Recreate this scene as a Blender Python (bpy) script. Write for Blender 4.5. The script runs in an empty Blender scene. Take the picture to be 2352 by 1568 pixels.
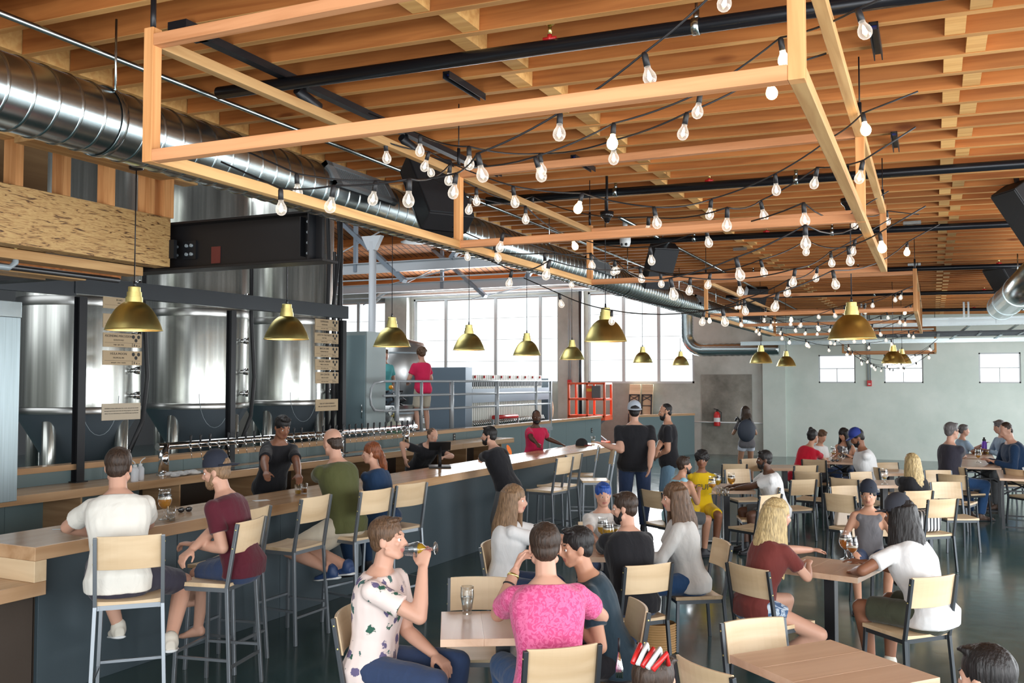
import bpy, bmesh, math, random
from mathutils import Vector, Matrix, Euler
SC = bpy.context.scene
COL = SC.collection
R = math.radians
V = Vector
random.seed(7)

# ---------------------------------------------------------------- camera
FPX, CAMZ = 2150.0, 2.15
YAW, PITCH = R(24.2), R(2.37)
cam_data = bpy.data.cameras.new('camera')
cam = bpy.data.objects.new('camera', cam_data)
COL.objects.link(cam)
cam_data.sensor_width = 36.0
cam_data.lens = FPX / 2352 * 36.0
cam_data.clip_end = 200
cam.location = (0, 0, CAMZ)
cam.rotation_euler = (R(90) + PITCH, 0, YAW)
SC.camera = cam
CAM = V((0, 0, CAMZ))
FW = V((-math.sin(YAW) * math.cos(PITCH), math.cos(YAW) * math.cos(PITCH), math.sin(PITCH)))
RT = V((math.cos(YAW), math.sin(YAW), 0))
UP = RT.cross(FW)


def ray(x, y):
    return FW + RT * ((x - 1176) / FPX) + UP * ((784 - y) / FPX)


def at_z(x, y, z):
    r = ray(x, y); return CAM + r * ((z - CAMZ) / r.z)


def at_x(x, y, X):
    r = ray(x, y); return CAM + r * (X / r.x)


def at_y(x, y, Y):
    r = ray(x, y); return CAM + r * (Y / r.y)


def at_d(x, y, d):
    return CAM + ray(x, y) * d


# ---------------------------------------------------------------- world, exposure
world = bpy.data.worlds.new('overcast_daylight')
SC.world = world
world.use_nodes = True
_bg = world.node_tree.nodes['Background']
_bg.inputs[0].default_value = (0.93, 0.97, 1.0, 1)
_bg.inputs[1].default_value = 1.0
SC.view_settings.view_transform = 'Standard'
SC.view_settings.look = 'None'
SC.view_settings.gamma = 1.0
SC.view_settings.use_curve_mapping = False
SC.view_settings.exposure = 1.0
SC.cycles.max_bounces = 7
SC.cycles.diffuse_bounces = 4
SC.cycles.glossy_bounces = 4
SC.cycles.transmission_bounces = 5
SC.cycles.transparent_max_bounces = 12
SC.cycles.caustics_reflective = False
SC.cycles.caustics_refractive = False
SC.cycles.sample_clamp_indirect = 3.0
SC.cycles.use_denoising = True
SC.cycles.denoiser = 'OPENIMAGEDENOISE'


# ---------------------------------------------------------------- daylight through the open garage doors, added brewery fill
def area(name, loc, rot, sx, sy, power, col=(0.93, 0.97, 1.0)):
    l = bpy.data.lights.new(name, 'AREA'); l.shape = 'RECTANGLE'; l.size = sx; l.size_y = sy; l.energy = power; l.color = col
    o = bpy.data.objects.new(name, l); COL.objects.link(o); o.location = loc; o.rotation_euler = rot
    return o


area('daylight_garage_1', (4.3, 2.0, 1.6), (0, R(90), 0), 3.0, 7.0, 260)
area('daylight_garage_2', (4.3, 10.4, 1.6), (0, R(90), 0), 3.0, 7.0, 260)
area('daylight_garage_3', (4.3, 22.5, 1.6), (0, R(90), 0), 3.0, 5.4, 220)
area('daylight_front_doors', (0.2, -2.0, 1.7), (R(90), 0, 0), 7.4, 3.2, 260)
area('daylight_big_window_1', (-13.3, 27.3, 3.4), (R(-90), 0, 0), 5.2, 2.8, 420)
area('daylight_big_window_2', (-8.1, 27.3, 3.4), (R(-90), 0, 0), 3.3, 2.8, 260)
area('brewery_fill', (-13, 14, 8.6), (0, 0, 0), 9, 12, 620)  # added overhead fill for the brewery; the roof above is closed

# ---------------------------------------------------------------- materials
MATS = {}


def nodes(name):
    m = bpy.data.materials.new(name); m.use_nodes = True
    nt = m.node_tree; b = nt.nodes['Principled BSDF']
    MATS[name] = m
    return m, nt, b


def lk(nt, a, b): nt.links.new(a, b)


def plain(name, col, rough=0.5, metal=0.0, spec=0.5, alpha=1.0, bump=0, bscale=60):
    if name in MATS: return MATS[name]
    m, nt, b = nodes(name)
    b.inputs['Base Color'].default_value = (*col, 1)
    b.inputs['Roughness'].default_value = rough
    b.inputs['Metallic'].default_value = metal
    b.inputs['Specular IOR Level'].default_value = spec
    tc = nt.nodes.new('ShaderNodeTexCoord')
    n = nt.nodes.new('ShaderNodeTexNoise'); n.inputs['Scale'].default_value = bscale; n.inputs['Detail'].default_value = 3
    lk(nt, tc.outputs['Object'], n.inputs['Vector'])
    mr = nt.nodes.new('ShaderNodeMapRange'); mr.inputs[3].default_value = max(0.02, rough - 0.06); mr.inputs[4].default_value = min(1, rough + 0.06)
    lk(nt, n.outputs[0], mr.inputs[0]); lk(nt, mr.outputs[0], b.inputs['Roughness'])
    if bump:
        bp = nt.nodes.new('ShaderNodeBump'); bp.inputs['Strength'].default_value = bump; bp.inputs['Distance'].default_value = 0.01
        lk(nt, n.outputs[0], bp.inputs['Height']); lk(nt, bp.outputs[0], b.inputs['Normal'])
    return m


def glow(name, col, s):
    m, nt, b = nodes(name)
    b.inputs['Base Color'].default_value = (*col, 1)
    b.inputs['Emission Color'].default_value = (*col, 1)
    b.inputs['Emission Strength'].default_value = s
    m.cycles.emission_sampling = 'NONE'
    return m


def ramp(nt, fac, cols):
    r = nt.nodes.new('ShaderNodeValToRGB')
    while len(r.color_ramp.elements) < len(cols): r.color_ramp.elements.new(0.5)
    for e, (p, c) in zip(r.color_ramp.elements, cols): e.position = p; e.color = (*c, 1)
    lk(nt, fac, r.inputs[0])
    return r


def wood(name, c1, c2, axis='X', rough=0.5, grain=26.0, var=0.25, knots=True, spec=0.3):
    m, nt, b = nodes(name)
    tc = nt.nodes.new('ShaderNodeTexCoord'); oi = nt.nodes.new('ShaderNodeObjectInfo')
    mp = nt.nodes.new('ShaderNodeMapping')
    s = {'X': (0.06, 1, 1), 'Y': (1, 0.06, 1), 'Z': (1, 1, 0.06)}[axis]
    mp.inputs['Scale'].default_value = s
    off = nt.nodes.new('ShaderNodeVectorMath'); off.operation = 'SCALE'; off.inputs['Scale'].default_value = 37.0
    cx = nt.nodes.new('ShaderNodeCombineXYZ')
    for i in range(3): lk(nt, oi.outputs['Random'], cx.inputs[i])
    lk(nt, cx.outputs[0], off.inputs[0])
    add = nt.nodes.new('ShaderNodeVectorMath'); add.operation = 'ADD'
    lk(nt, tc.outputs['Object'], mp.inputs['Vector']); lk(nt, mp.outputs[0], add.inputs[0]); lk(nt, off.outputs[0], add.inputs[1])
    n = nt.nodes.new('ShaderNodeTexNoise'); n.inputs['Scale'].default_value = grain; n.inputs['Detail'].default_value = 5; n.inputs['Distortion'].default_value = 0.6
    lk(nt, add.outputs[0], n.inputs['Vector'])
    r = ramp(nt, n.outputs[0], [(0.32, c2), (0.62, c1)])
    hs = nt.nodes.new('ShaderNodeHueSaturation'); hs.inputs['Saturation'].default_value = 1.0
    mr = nt.nodes.new('ShaderNodeMapRange'); mr.inputs[3].default_value = 1 - var; mr.inputs[4].default_value = 1 + var
    lk(nt, oi.outputs['Random'], mr.inputs[0]); lk(nt, mr.outputs[0], hs.inputs['Value']); lk(nt, r.outputs[0], hs.inputs['Color'])
    out = hs.outputs[0]
    if knots:
        vo = nt.nodes.new('ShaderNodeTexVoronoi'); vo.inputs['Scale'].default_value = 1.6
        mp2 = nt.nodes.new('ShaderNodeMapping'); mp2.inputs['Scale'].default_value = {'X': (0.6, 2, 2), 'Y': (2, 0.6, 2), 'Z': (2, 2, 0.6)}[axis]
        ad2 = nt.nodes.new('ShaderNodeVectorMath'); ad2.operation = 'ADD'
        lk(nt, tc.outputs['Object'], mp2.inputs['Vector']); lk(nt, mp2.outputs[0], ad2.inputs[0]); lk(nt, off.outputs[0], ad2.inputs[1]); lk(nt, ad2.outputs[0], vo.inputs['Vector'])
        kr = ramp(nt, vo.outputs['Distance'], [(0.05, (0.42, 0.3, 0.22)), (0.1, (1, 1, 1))])
        mx = nt.nodes.new('ShaderNodeMix'); mx.data_type = 'RGBA'; mx.blend_type = 'MULTIPLY'; mx.inputs[0].default_value = 0.85
        lk(nt, out, mx.inputs[6]); lk(nt, kr.outputs[0], mx.inputs[7]); out = mx.outputs[2]
    lk(nt, out, b.inputs['Base Color'])
    b.inputs['Roughness'].default_value = rough; b.inputs['Specular IOR Level'].default_value = spec
    return m


def mottled(name, c1, c2, scale=1.2, rough=0.85, c3=None, spec=0.25, detail=8, bump=0.15):
    m, nt, b = nodes(name)
    tc = nt.nodes.new('ShaderNodeTexCoord')
    n = nt.nodes.new('ShaderNodeTexNoise'); n.inputs['Scale'].default_value = scale; n.inputs['Detail'].default_value = detail; n.inputs['Roughness'].default_value = 0.62
    lk(nt, tc.outputs['Object'], n.inputs['Vector'])
    cols = [(0.34, c1), (0.66, c2)] if c3 is None else [(0.3, c1), (0.5, c2), (0.68, c3)]
    r = ramp(nt, n.outputs[0], cols); lk(nt, r.outputs[0], b.inputs['Base Color'])
    b.inputs['Roughness'].default_value = rough; b.inputs['Specular IOR Level'].default_value = spec
    if bump:
        bp = nt.nodes.new('ShaderNodeBump'); bp.inputs['Strength'].default_value = bump; bp.inputs['Distance'].default_value = 0.02
        lk(nt, n.outputs[0], bp.inputs['Height']); lk(nt, bp.outputs[0], b.inputs['Normal'])
    return m


def streaked(name, col, rough, axis='Z', scale=30, metal=1.0, amp=0.5):
    m, nt, b = nodes(name)
    tc = nt.nodes.new('ShaderNodeTexCoord'); mp = nt.nodes.new('ShaderNodeMapping')
    mp.inputs['Scale'].default_value = {'X': (0.02, 1, 1), 'Y': (1, 0.02, 1), 'Z': (1, 1, 0.02)}[axis]
    n = nt.nodes.new('ShaderNodeTexNoise'); n.inputs['Scale'].default_value = scale; n.inputs['Detail'].default_value = 4
    lk(nt, tc.outputs['Object'], mp.inputs[0]); lk(nt, mp.outputs[0], n.inputs['Vector'])
    r = ramp(nt, n.outputs[0], [(0.25, tuple(c * (1 - amp) for c in col)), (0.7, col)])
    lk(nt, r.outputs[0], b.inputs['Base Color'])
    b.inputs['Metallic'].default_value = metal; b.inputs['Roughness'].default_value = rough
    return m


def glassy(name, tint=(1, 1, 1), gloss=0.12):
    m = bpy.data.materials.new(name); m.use_nodes = True; nt = m.node_tree
    nt.nodes.remove(nt.nodes['Principled BSDF'])
    o = nt.nodes['Material Output']
    t = nt.nodes.new('ShaderNodeBsdfTransparent'); t.inputs[0].default_value = (*tint, 1)
    g = nt.nodes.new('ShaderNodeBsdfGlossy'); g.inputs['Roughness'].default_value = 0.03
    lw = nt.nodes.new('ShaderNodeLayerWeight'); lw.inputs[0].default_value = 0.25
    mr = nt.nodes.new('ShaderNodeMapRange'); mr.inputs[3].default_value = gloss * 0.4; mr.inputs[4].default_value = min(1, gloss * 5)
    lk(nt, lw.outputs['Facing'], mr.inputs[0])
    mx = nt.nodes.new('ShaderNodeMixShader')
    lk(nt, mr.outputs[0], mx.inputs[0]); lk(nt, t.outputs[0], mx.inputs[1]); lk(nt, g.outputs[0], mx.inputs[2]); lk(nt, mx.outputs[0], o.inputs[0])
    MATS[name] = m
    return m


JOIST = wood('joist_fir', (0.47, 0.172, 0.045), (0.30, 0.095, 0.022), 'X', 0.6, 18, 0.22)
JLIT = wood('joist_lit_underside', (0.60, 0.315, 0.11), (0.47, 0.215, 0.065), 'X', 0.6, 20, 0.15, False)  # paler copy of the joist wood: floor light painted onto the undersides
BLOCK = wood('blocking_fir', (0.72, 0.42, 0.15), (0.58, 0.29, 0.09), 'X', 0.6, 22, 0.25)
DECK = wood('roof_deck', (0.36, 0.17, 0.06), (0.25, 0.11, 0.035), 'X', 0.7, 10, 0.1, False)
FRX = wood('frame_fir_x', (0.62, 0.29, 0.135), (0.44, 0.18, 0.07), 'X', 0.55, 22, 0.22)
FRY = wood('frame_fir_y', (0.62, 0.38, 0.165), (0.44, 0.23, 0.085), 'Y', 0.55, 22, 0.22)
FRZ = wood('frame_fir_z', (0.66, 0.33, 0.13), (0.48, 0.2, 0.065), 'Z', 0.55, 22, 0.25)
MAPLE = wood('maple', (0.68, 0.52, 0.335), (0.56, 0.40, 0.235), 'X', 0.4, 9, 0.14, False, 0.4)
TABLEW = wood('table_maple', (0.66, 0.46, 0.325), (0.54, 0.345, 0.225), 'X', 0.28, 9, 0.06, False, 0.5)
MAPLEY = wood('maple_bar', (0.58, 0.37, 0.21), (0.43, 0.25, 0.125), 'Y', 0.2, 9, 0.08, False, 0.5)
MAPLED = wood('maple_back', (0.55, 0.35, 0.19), (0.40, 0.235, 0.115), 'X', 0.42, 14, 0.15, False)
FLOORM, _nt, _b = nodes('polished_concrete')
_tc = _nt.nodes.new('ShaderNodeTexCoord')
_n1 = _nt.nodes.new('ShaderNodeTexNoise'); _n1.inputs['Scale'].default_value = 0.55; _n1.inputs['Detail'].default_value = 8
_n2 = _nt.nodes.new('ShaderNodeTexNoise'); _n2.inputs['Scale'].default_value = 5; _n2.inputs['Detail'].default_value = 6
lk(_nt, _tc.outputs['Object'], _n1.inputs[0]); lk(_nt, _tc.outputs['Object'], _n2.inputs[0])
_r = ramp(_nt, _n1.outputs[0], [(0.35, (0.024, 0.058, 0.064)), (0.55, (0.040, 0.078, 0.072)), (0.7, (0.026, 0.076, 0.098))])
lk(_nt, _r.outputs[0], _b.inputs['Base Color'])
_mr = _nt.nodes.new('ShaderNodeMapRange'); _mr.inputs[3].default_value = 0.06; _mr.inputs[4].default_value = 0.22
lk(_nt, _n2.outputs[0], _mr.inputs[0]); lk(_nt, _mr.outputs[0], _b.inputs['Roughness'])
_b.inputs['Specular IOR Level'].default_value = 0.55
_bp = _nt.nodes.new('ShaderNodeBump'); _bp.inputs['Strength'].default_value = 0.03; _bp.inputs['Distance'].default_value = 0.02
lk(_nt, _n2.outputs[0], _bp.inputs['Height']); lk(_nt, _bp.outputs[0], _b.inputs['Normal'])
CONC = mottled('raw_concrete', (0.31, 0.32, 0.285), (0.49, 0.505, 0.465), 0.5, 0.85, (0.63, 0.645, 0.60))
PAINT = mottled('painted_plaster', (0.56, 0.64, 0.585), (0.68, 0.745, 0.69), 0.8, 0.7, None, 0.3)
GROUND = mottled('asphalt', (0.3, 0.3, 0.3), (0.42, 0.42, 0.42), 1.0)
WHITEP = plain('white_paint', (0.72, 0.74, 0.74), 0.45)
STEELG = plain('grey_steel', (0.30, 0.35, 0.38), 0.4, 0.2)
WINF = plain('window_steel_glare', (0.52, 0.55, 0.56), 0.5)  # frame grey paled to carry the glare of the bright panes
BLACKM = plain('black_metal', (0.012, 0.013, 0.016), 0.4, 0.2)
BLACKP = plain('black_plastic', (0.012, 0.012, 0.014), 0.5)
PIPEB = plain('black_iron', (0.013, 0.015, 0.02), 0.3, 0.3)
CHARCOAL = plain('charcoal_steel', (0.045, 0.052, 0.06), 0.35, 0.4, bscale=3)
RAWST = plain('raw_steel_tube', (0.20, 0.22, 0.24), 0.33, 0.7, bscale=3)
GALV = streaked('galvanised', (0.50, 0.58, 0.60), 0.24, 'X', 10, 1.0, 0.18)
CHROME = plain('chrome', (0.78, 0.79, 0.8), 0.08, 1.0)
STAIN = streaked('stainless_reflections', (0.80, 0.82, 0.77), 0.24, 'Z', 9, 0.8, 0.72)  # upright colour streaks stand in for reflections on the tanks
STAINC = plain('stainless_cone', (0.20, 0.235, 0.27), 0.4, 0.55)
BRASS = streaked('brushed_brass', (0.80, 0.69, 0.27), 0.36, 'Z', 14, 1.0, 0.15)
_nt = BRASS.node_tree; _b = _nt.nodes['Principled BSDF']; _b.inputs['Anisotropic'].default_value = 0.7
_tg = _nt.nodes.new('ShaderNodeTangent'); _tg.direction_type = 'RADIAL'; _tg.axis = 'Z'; lk(_nt, _tg.outputs[0], _b.inputs['Tangent'])
BRASSIN = plain('brass_inside', (0.9, 0.65, 0.25), 0.4, 0.6)
BARFACE = plain('bar_panel_blue_grey', (0.055, 0.078, 0.092), 0.42, 0.2)
PANEL = plain('panel_blue_grey', (0.15, 0.215, 0.225), 0.45)
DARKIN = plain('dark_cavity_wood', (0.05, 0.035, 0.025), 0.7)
BULBG = glassy('bulb_glass', (0.98, 0.96, 0.92), 0.10)
_nt = BULBG.node_tree                      # the lit globe itself shines faintly, most at its rim
_em = _nt.nodes.new('ShaderNodeEmission'); _em.inputs[0].default_value = (1.0, 0.90, 0.78, 1); _em.inputs[1].default_value = 0.75
_lw = _nt.nodes.new('ShaderNodeLayerWeight'); _lw.inputs[0].default_value = 0.4
_mr = _nt.nodes.new('ShaderNodeMapRange'); _mr.inputs[3].default_value = 0.13; _mr.inputs[4].default_value = 0.62
_ms = _nt.nodes.new('ShaderNodeMixShader'); _old = _nt.nodes['Material Output'].inputs[0].links[0].from_socket
lk(_nt, _lw.outputs['Facing'], _mr.inputs[0]); lk(_nt, _mr.outputs[0], _ms.inputs[0]); lk(_nt, _old, _ms.inputs[1]); lk(_nt, _em.outputs[0], _ms.inputs[2]); lk(_nt, _ms.outputs[0], _nt.nodes['Material Output'].inputs[0])
BULBG.cycles.emission_sampling = 'NONE'
GLASS = glassy('drink_glass', (0.96, 0.97, 0.97), 0.16)
PANE = glassy('window_glass', (0.93, 0.95, 0.95), 0.05)
FIL = glow('filament_glow', (1.0, 0.74, 0.46), 10)
FILHOT = glow('bulb_lit_glow', (1.0, 0.66, 0.30), 9)
LAMPGL = glow('pendant_bulb_glow', (1.0, 0.72, 0.40), 14)
REDP = plain('red_paint', (0.55, 0.02, 0.02), 0.35)


# ---------------------------------------------------------------- mesh builder
class MB:
    def __init__(s): s.v = []; s.f = []; s.m = []; s.s = []

    def add(s, vs, fs, mat=0, smooth=False):
        o = len(s.v); s.v.extend([tuple(p) for p in vs])
        for f in fs: s.f.append([i + o for i in f]); s.m.append(mat); s.s.append(smooth)
        return s

    def box(s, lo, hi, mat=0, M=None):
        x0, y0, z0 = lo; x1, y1, z1 = hi
        vs = [V(p) for p in ((x0, y0, z0), (x1, y0, z0), (x1, y1, z0), (x0, y1, z0), (x0, y0, z1), (x1, y0, z1), (x1, y1, z1), (x0, y1, z1))]
        if M is not None: vs = [M @ p for p in vs]
        return s.add(vs, [(0, 3, 2, 1), (4, 5, 6, 7), (0, 1, 5, 4), (1, 2, 6, 5), (2, 3, 7, 6), (3, 0, 4, 7)], mat)

    def cbox(s, c, d, mat=0, M=None):
        return s.box([c[i] - d[i] / 2 for i in range(3)], [c[i] + d[i] / 2 for i in range(3)], mat, M)

    def bar(s, p0, p1, w, h, mat=0, up=(0, 0, 1)):
        p0 = V(p0); p1 = V(p1); t = (p1 - p0).normalized(); up = V(up)
        if abs(t.dot(up)) > 0.98: up = V((0, 1, 0))
        a = t.cross(up).normalized() * w / 2; b = a.cross(t).normalized() * h / 2
        vs = [p0 - a - b, p0 + a - b, p0 + a + b, p0 - a + b, p1 - a - b, p1 + a - b, p1 + a + b, p1 - a + b]
        return s.add(vs, [(0, 1, 2, 3)[::-1], (4, 5, 6, 7), (0, 1, 5, 4)[::1], (1, 2, 6, 5), (2, 3, 7, 6), (3, 0, 4, 7)], mat)

    def tube(s, pts, r, seg=8, mat=0, caps=True, smooth=True):
        pts = [V(p) for p in pts]; n = len(pts)
        rr = r if isinstance(r, (list, tuple)) else [r] * n
        base = len(s.v); prev = None
        for i, p in enumerate(pts):
            t = (pts[min(i + 1, n - 1)] - pts[max(i - 1, 0)])
            t = t.normalized() if t.length > 1e-9 else V((0, 0, 1))
            if prev is None:
                u = V((0, 0, 1)) if abs(t.z) < 0.9 else V((1, 0, 0))
            else: u = prev
            a = (u - t * u.dot(t)).normalized(); b = t.cross(a); prev = a
            for k in range(seg):
                q = 2 * math.pi * k / seg
                s.v.append(tuple(p + (a * math.cos(q) + b * math.sin(q)) * rr[i]))
        for i in range(n - 1):
            for k in range(seg):
                k2 = (k + 1) % seg
                s.f.append([base + i * seg + k, base + i * seg + k2, base + (i + 1) * seg + k2, base + (i + 1) * seg + k]); s.m.append(mat); s.s.append(smooth)
        if caps:
            s.f.append([base + k for k in range(seg)][::-1]); s.m.append(mat); s.s.append(False)
            s.f.append([base + (n - 1) * seg + k for k in range(seg)]); s.m.append(mat); s.s.append(False)
        return s

    def lathe(s, prof, seg=20, o=(0, 0, 0), mat=0, M=None, smooth=True, mats=None):
        base = len(s.v); o = V(o); n = len(prof)
        for (r, z) in prof:
            for k in range(seg):
                q = 2 * math.pi * k / seg; p = V((r * math.cos(q), r * math.sin(q), z))
                s.v.append(tuple((M @ p if M is not None else p) + o))
        for i in range(n - 1):
            for k in range(seg):
                k2 = (k + 1) % seg
                s.f.append([base + i * seg + k, base + i * seg + k2, base + (i + 1) * seg + k2, base + (i + 1) * seg + k])
                s.m.append(mats[i] if mats else mat); s.s.append(smooth)
        return s

    def ball(s, c, r, seg=12, rings=8, mat=0, M=None):
        r = r if isinstance(r, (list, tuple)) else (r, r, r)
        c = V(c); base = len(s.v)
        vs = [V((0, 0, -r[2]))]
        for i in range(1, rings):
            a = -math.pi / 2 + math.pi * i / rings
            for k in range(seg):
                q = 2 * math.pi * k / seg
                vs.append(V((r[0] * math.cos(a) * math.cos(q), r[1] * math.cos(a) * math.sin(q), r[2] * math.sin(a))))
        vs.append(V((0, 0, r[2])))
        if M is not None: vs = [M @ p for p in vs]
        fs = [(0, 1 + (k + 1) % seg, 1 + k) for k in range(seg)]
        for i in range(rings - 2):
            for k in range(seg):
                a = 1 + i * seg + k; b = 1 + i * seg + (k + 1) % seg
                fs.append((a, b, b + seg, a + seg))
        t = len(vs) - 1; l = 1 + (rings - 2) * seg
        fs += [(t, l + k, l + (k + 1) % seg) for k in range(seg)]
        return s.add([p + c for p in vs], fs, mat, True)

    def prism(s, poly, y0, y1, mat=0, M=None):
        """polygon in x,z extruded along y"""
        n = len(poly)
        vs = [V((x, y0, z)) for x, z in poly] + [V((x, y1, z)) for x, z in poly]
        if M is not None: vs = [M @ p for p in vs]
        fs = [list(range(n)), list(range(n, 2 * n))[::-1]] + [[i, n + i, n + (i + 1) % n, (i + 1) % n] for i in range(n)]
        return s.add(vs, fs, mat)

    def mesh(s, name, mats):
        me = bpy.data.meshes.new(name)
        me.from_pydata(s.v, [], s.f)
        for m in (mats if isinstance(mats, (list, tuple)) else [mats]): me.materials.append(m)
        me.polygons.foreach_set('material_index', s.m)
        me.polygons.foreach_set('use_smooth', s.s)
        bm = bmesh.new(); bm.from_mesh(me); bmesh.ops.recalc_face_normals(bm, faces=bm.faces); bm.to_mesh(me); bm.free()
        me.update()
        return me

    def build(s, name, mats, parent=None, loc=None, rot=None, bevel=0, bseg=2):
        o = bpy.data.objects.new(name, s.mesh(name, mats)); COL.objects.link(o)
        if parent is not None: o.parent = parent
        if loc is not None: o.location = loc
        if rot is not None: o.rotation_euler = rot
        if bevel:
            b = o.modifiers.new('edge', 'BEVEL'); b.width = bevel; b.segments = bseg; b.limit_method = 'ANGLE'; b.angle_limit = R(40)
        return o


def tag(o, label=None, cat=None, group=None, kind=None):
    if label: o['label'] = label
    if cat: o['category'] = cat
    if group: o['group'] = group
    if kind: o['kind'] = kind
    return o


def empty(name, loc=(0, 0, 0), rz=0.0, label=None, cat=None, group=None, kind=None):
    o = bpy.data.objects.new(name, None); COL.objects.link(o); o.location = loc; o.rotation_euler = (0, 0, rz)
    o.empty_display_size = 0.1
    return tag(o, label, cat, group, kind)


def dup(root, loc, rz=0.0, label=None, group=None):
    def cp(o, parent):
        c = o.copy(); COL.objects.link(c)
        if parent is not None: c.parent = parent
        for ch in o.children: cp(ch, c)
        return c
    r = cp(root, None); r.location = loc; r.rotation_euler = (0, 0, rz)
    return tag(r, label, None, group)


def struct(o): o['kind'] = 'structure'; return o


WORK = bpy.data.scenes.new('work')
WVL = WORK.view_layers[0]


def evaluated_mesh(o):
    WORK.collection.objects.link(o); WVL.update()
    me = bpy.data.meshes.new_from_object(o.evaluated_get(WVL.depsgraph))
    bpy.data.objects.remove(o)
    return me


def text_mesh(txt, size, align='CENTER', extrude=0.0006):
    c = bpy.data.curves.new('lettering', 'FONT'); c.body = txt; c.size = size; c.align_x = align; c.align_y = 'CENTER'; c.extrude = extrude; c.resolution_u = 2
    me = evaluated_mesh(bpy.data.objects.new('tmp', c))
    bpy.data.curves.remove(c)
    return me


def lettering(txt, size, mat, parent, loc, rot, align='CENTER', maxw=None):
    me = text_mesh(txt, size, align); me.materials.clear(); me.materials.append(mat)
    o = bpy.data.objects.new('lettering', me); COL.objects.link(o); o.parent = parent; o.location = loc; o.rotation_euler = rot
    if maxw and me.vertices:
        xs = [v.co.x for v in me.vertices]; w = max(xs) - min(xs)
        if w > maxw: o.scale = (maxw / w, 1, 1)
    return o

# ================================================================ THE SETTING
XR = 4.4      # right wall
YB = 27.4     # back wall
SL = 0.016    # fall of the roof to the right


def zc(x, z0=3.9): return z0 - SL * (x + 0.3)


struct(MB().box((-24, -2.2, -0.2), (XR + 0.3, YB + 0.3, 0)).build('floor', FLOORM))
struct(MB().box((-70, -45, -0.6), (70, 80, -0.21)).build('ground_outside', GROUND))


def wall_with_holes(name, mat, axis, pos, thick, a0, a1, z0, z1, holes):
    """wall in the plane axis=pos from a0..a1; holes (b0,b1,c0,c1)"""
    mb = MB()
    xs = sorted({a0, a1, *[h[0] for h in holes], *[h[1] for h in holes]})
    for l, r in zip(xs, xs[1:]):
        hs = sorted([(h[2], h[3]) for h in holes if h[0] < (l + r) / 2 < h[1]])
        z = z0
        for c0, c1 in hs + [(z1, z1)]:
            if c0 > z:
                if axis == 'Y': mb.box((l, pos, z), (r, pos + thick, c0))
                else: mb.box((pos, l, z), (pos + thick, r, c0))
            z = c1
    return struct(mb.build(name, mat))


SMALLW = [(-2.915, -1.945, 2.075, 2.855), (-1.215, -0.235, 2.075, 2.85), (1.10, 2.07, 2.075, 2.87)]
BIGW = [(-21.5, -16.98, 2.06, 4.88), (-15.96, -10.70, 2.06, 4.87), (-9.735, -6.42, 2.06, 4.88)]
wall_with_holes('wall_back', PAINT, 'Y', YB, 0.25, -4.43, XR, 0, 4.3, SMALLW)
wall_with_holes('wall_back_brewery', CONC, 'Y', YB, 0.25, -24, -4.43, 0, 6.0, BIGW)
struct(MB().box((-4.43, YB - 0.12, 0), (-3.80, YB - 0.002, 3.93)).build('pilaster', PAINT))
for k, (x0, x1) in enumerate(((-16.9, -16.05), (-10.62, -9.83))):
    struct(MB().box((x0, YB - 0.3, 0), (x1, YB - 0.002, 5.05)).build('concrete_column', CONC))
# the old door-size patch in the concrete
struct(MB().box((-6.2, YB - 0.02, 0.0), (-4.75, YB - 0.002, 2.32)).build('trim_1', mottled('patched_concrete', (0.13, 0.125, 0.105), (0.27, 0.26, 0.225), 0.9, 0.85, (0.43, 0.41, 0.36))))
struct(MB().tube([(-7.4, YB - 0.05, 0.93), (-4.43, YB - 0.05, 0.93)], 0.02, 8).build('trim_2', WHITEP))
wn = 0
for (x0, x1, z0, z1) in SMALLW:
    wn += 1; w = 0.035
    f = struct(MB().box((x0, YB + .02, z0), (x0 + w, YB + .1, z1)).box((x1 - w, YB + .02, z0), (x1, YB + .1, z1)).box((x0, YB + .02, z0), (x1, YB + .1, z0 + w)).box((x0, YB + .02, z1 - w), (x1, YB + .1, z1)).box(((x0 + x1) / 2 - .01, YB + .04, z0), ((x0 + x1) / 2 + .01, YB + .07, z0 + .4)).box((x0, YB + .04, z0 + .39), (x1, YB + .07, z0 + .41)).build('window_%d' % wn, WINF))
    MB().box((x0, YB + .07, z0), (x1, YB + .075, z1)).build('pane', PANE, f)
for (x0, x1, z0, z1), mull in zip(BIGW, ((-19.3, -18.2), (-14.75, -12.92, -11.35), (-8.6, -7.5))):
    wn += 1; w = 0.06
    mb = MB().box((x0, YB + .02, z0), (x0 + w, YB + .1, z1)).box((x1 - w, YB + .02, z0), (x1, YB + .1, z1)).box((x0, YB + .02, z0), (x1, YB + .1, z0 + w)).box((x0, YB + .02, z1 - w), (x1, YB + .1, z1))
    for x in mull: mb.box((x - .045, YB + .03, z0), (x + .045, YB + .09, z1))
    for q in range(1, 4): mb.box((x0, YB + .05, z0 + q * (z1 - z0) / 4 - .006), (x1, YB + .06, z0 + q * (z1 - z0) / 4 + .006))
    f = struct(mb.build('window_%d' % wn, WINF))
    MB().box((x0, YB + .07, z0), (x1, YB + .075, z1)).build('pane', PANE, f)
# right wall: three open garage doors to the street
wall_with_holes('wall_right', PAINT, 'X', XR, 0.25, -2.2, YB, 0, 4.1, [(-1.6, 5.6, 0, 3.05), (6.8, 14.0, 0, 3.05), (15.2, 18.6, 1.0, 3.0), (20.3, 25.9, 0, 3.05)])
wall_with_holes('wall_left', plain('wall_charcoal', (.06, .065, .07), .7), 'X', -24.25, 0.25, -2.2, YB, 0, 9, [])
wall_with_holes('wall_front', CONC, 'Y', -2.2, 0.2, -24, XR, 0, 4.3, [(-7.5, -4.6, 0, 3.2), (-3.8, 3.9, 0, 3.4)])

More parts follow.
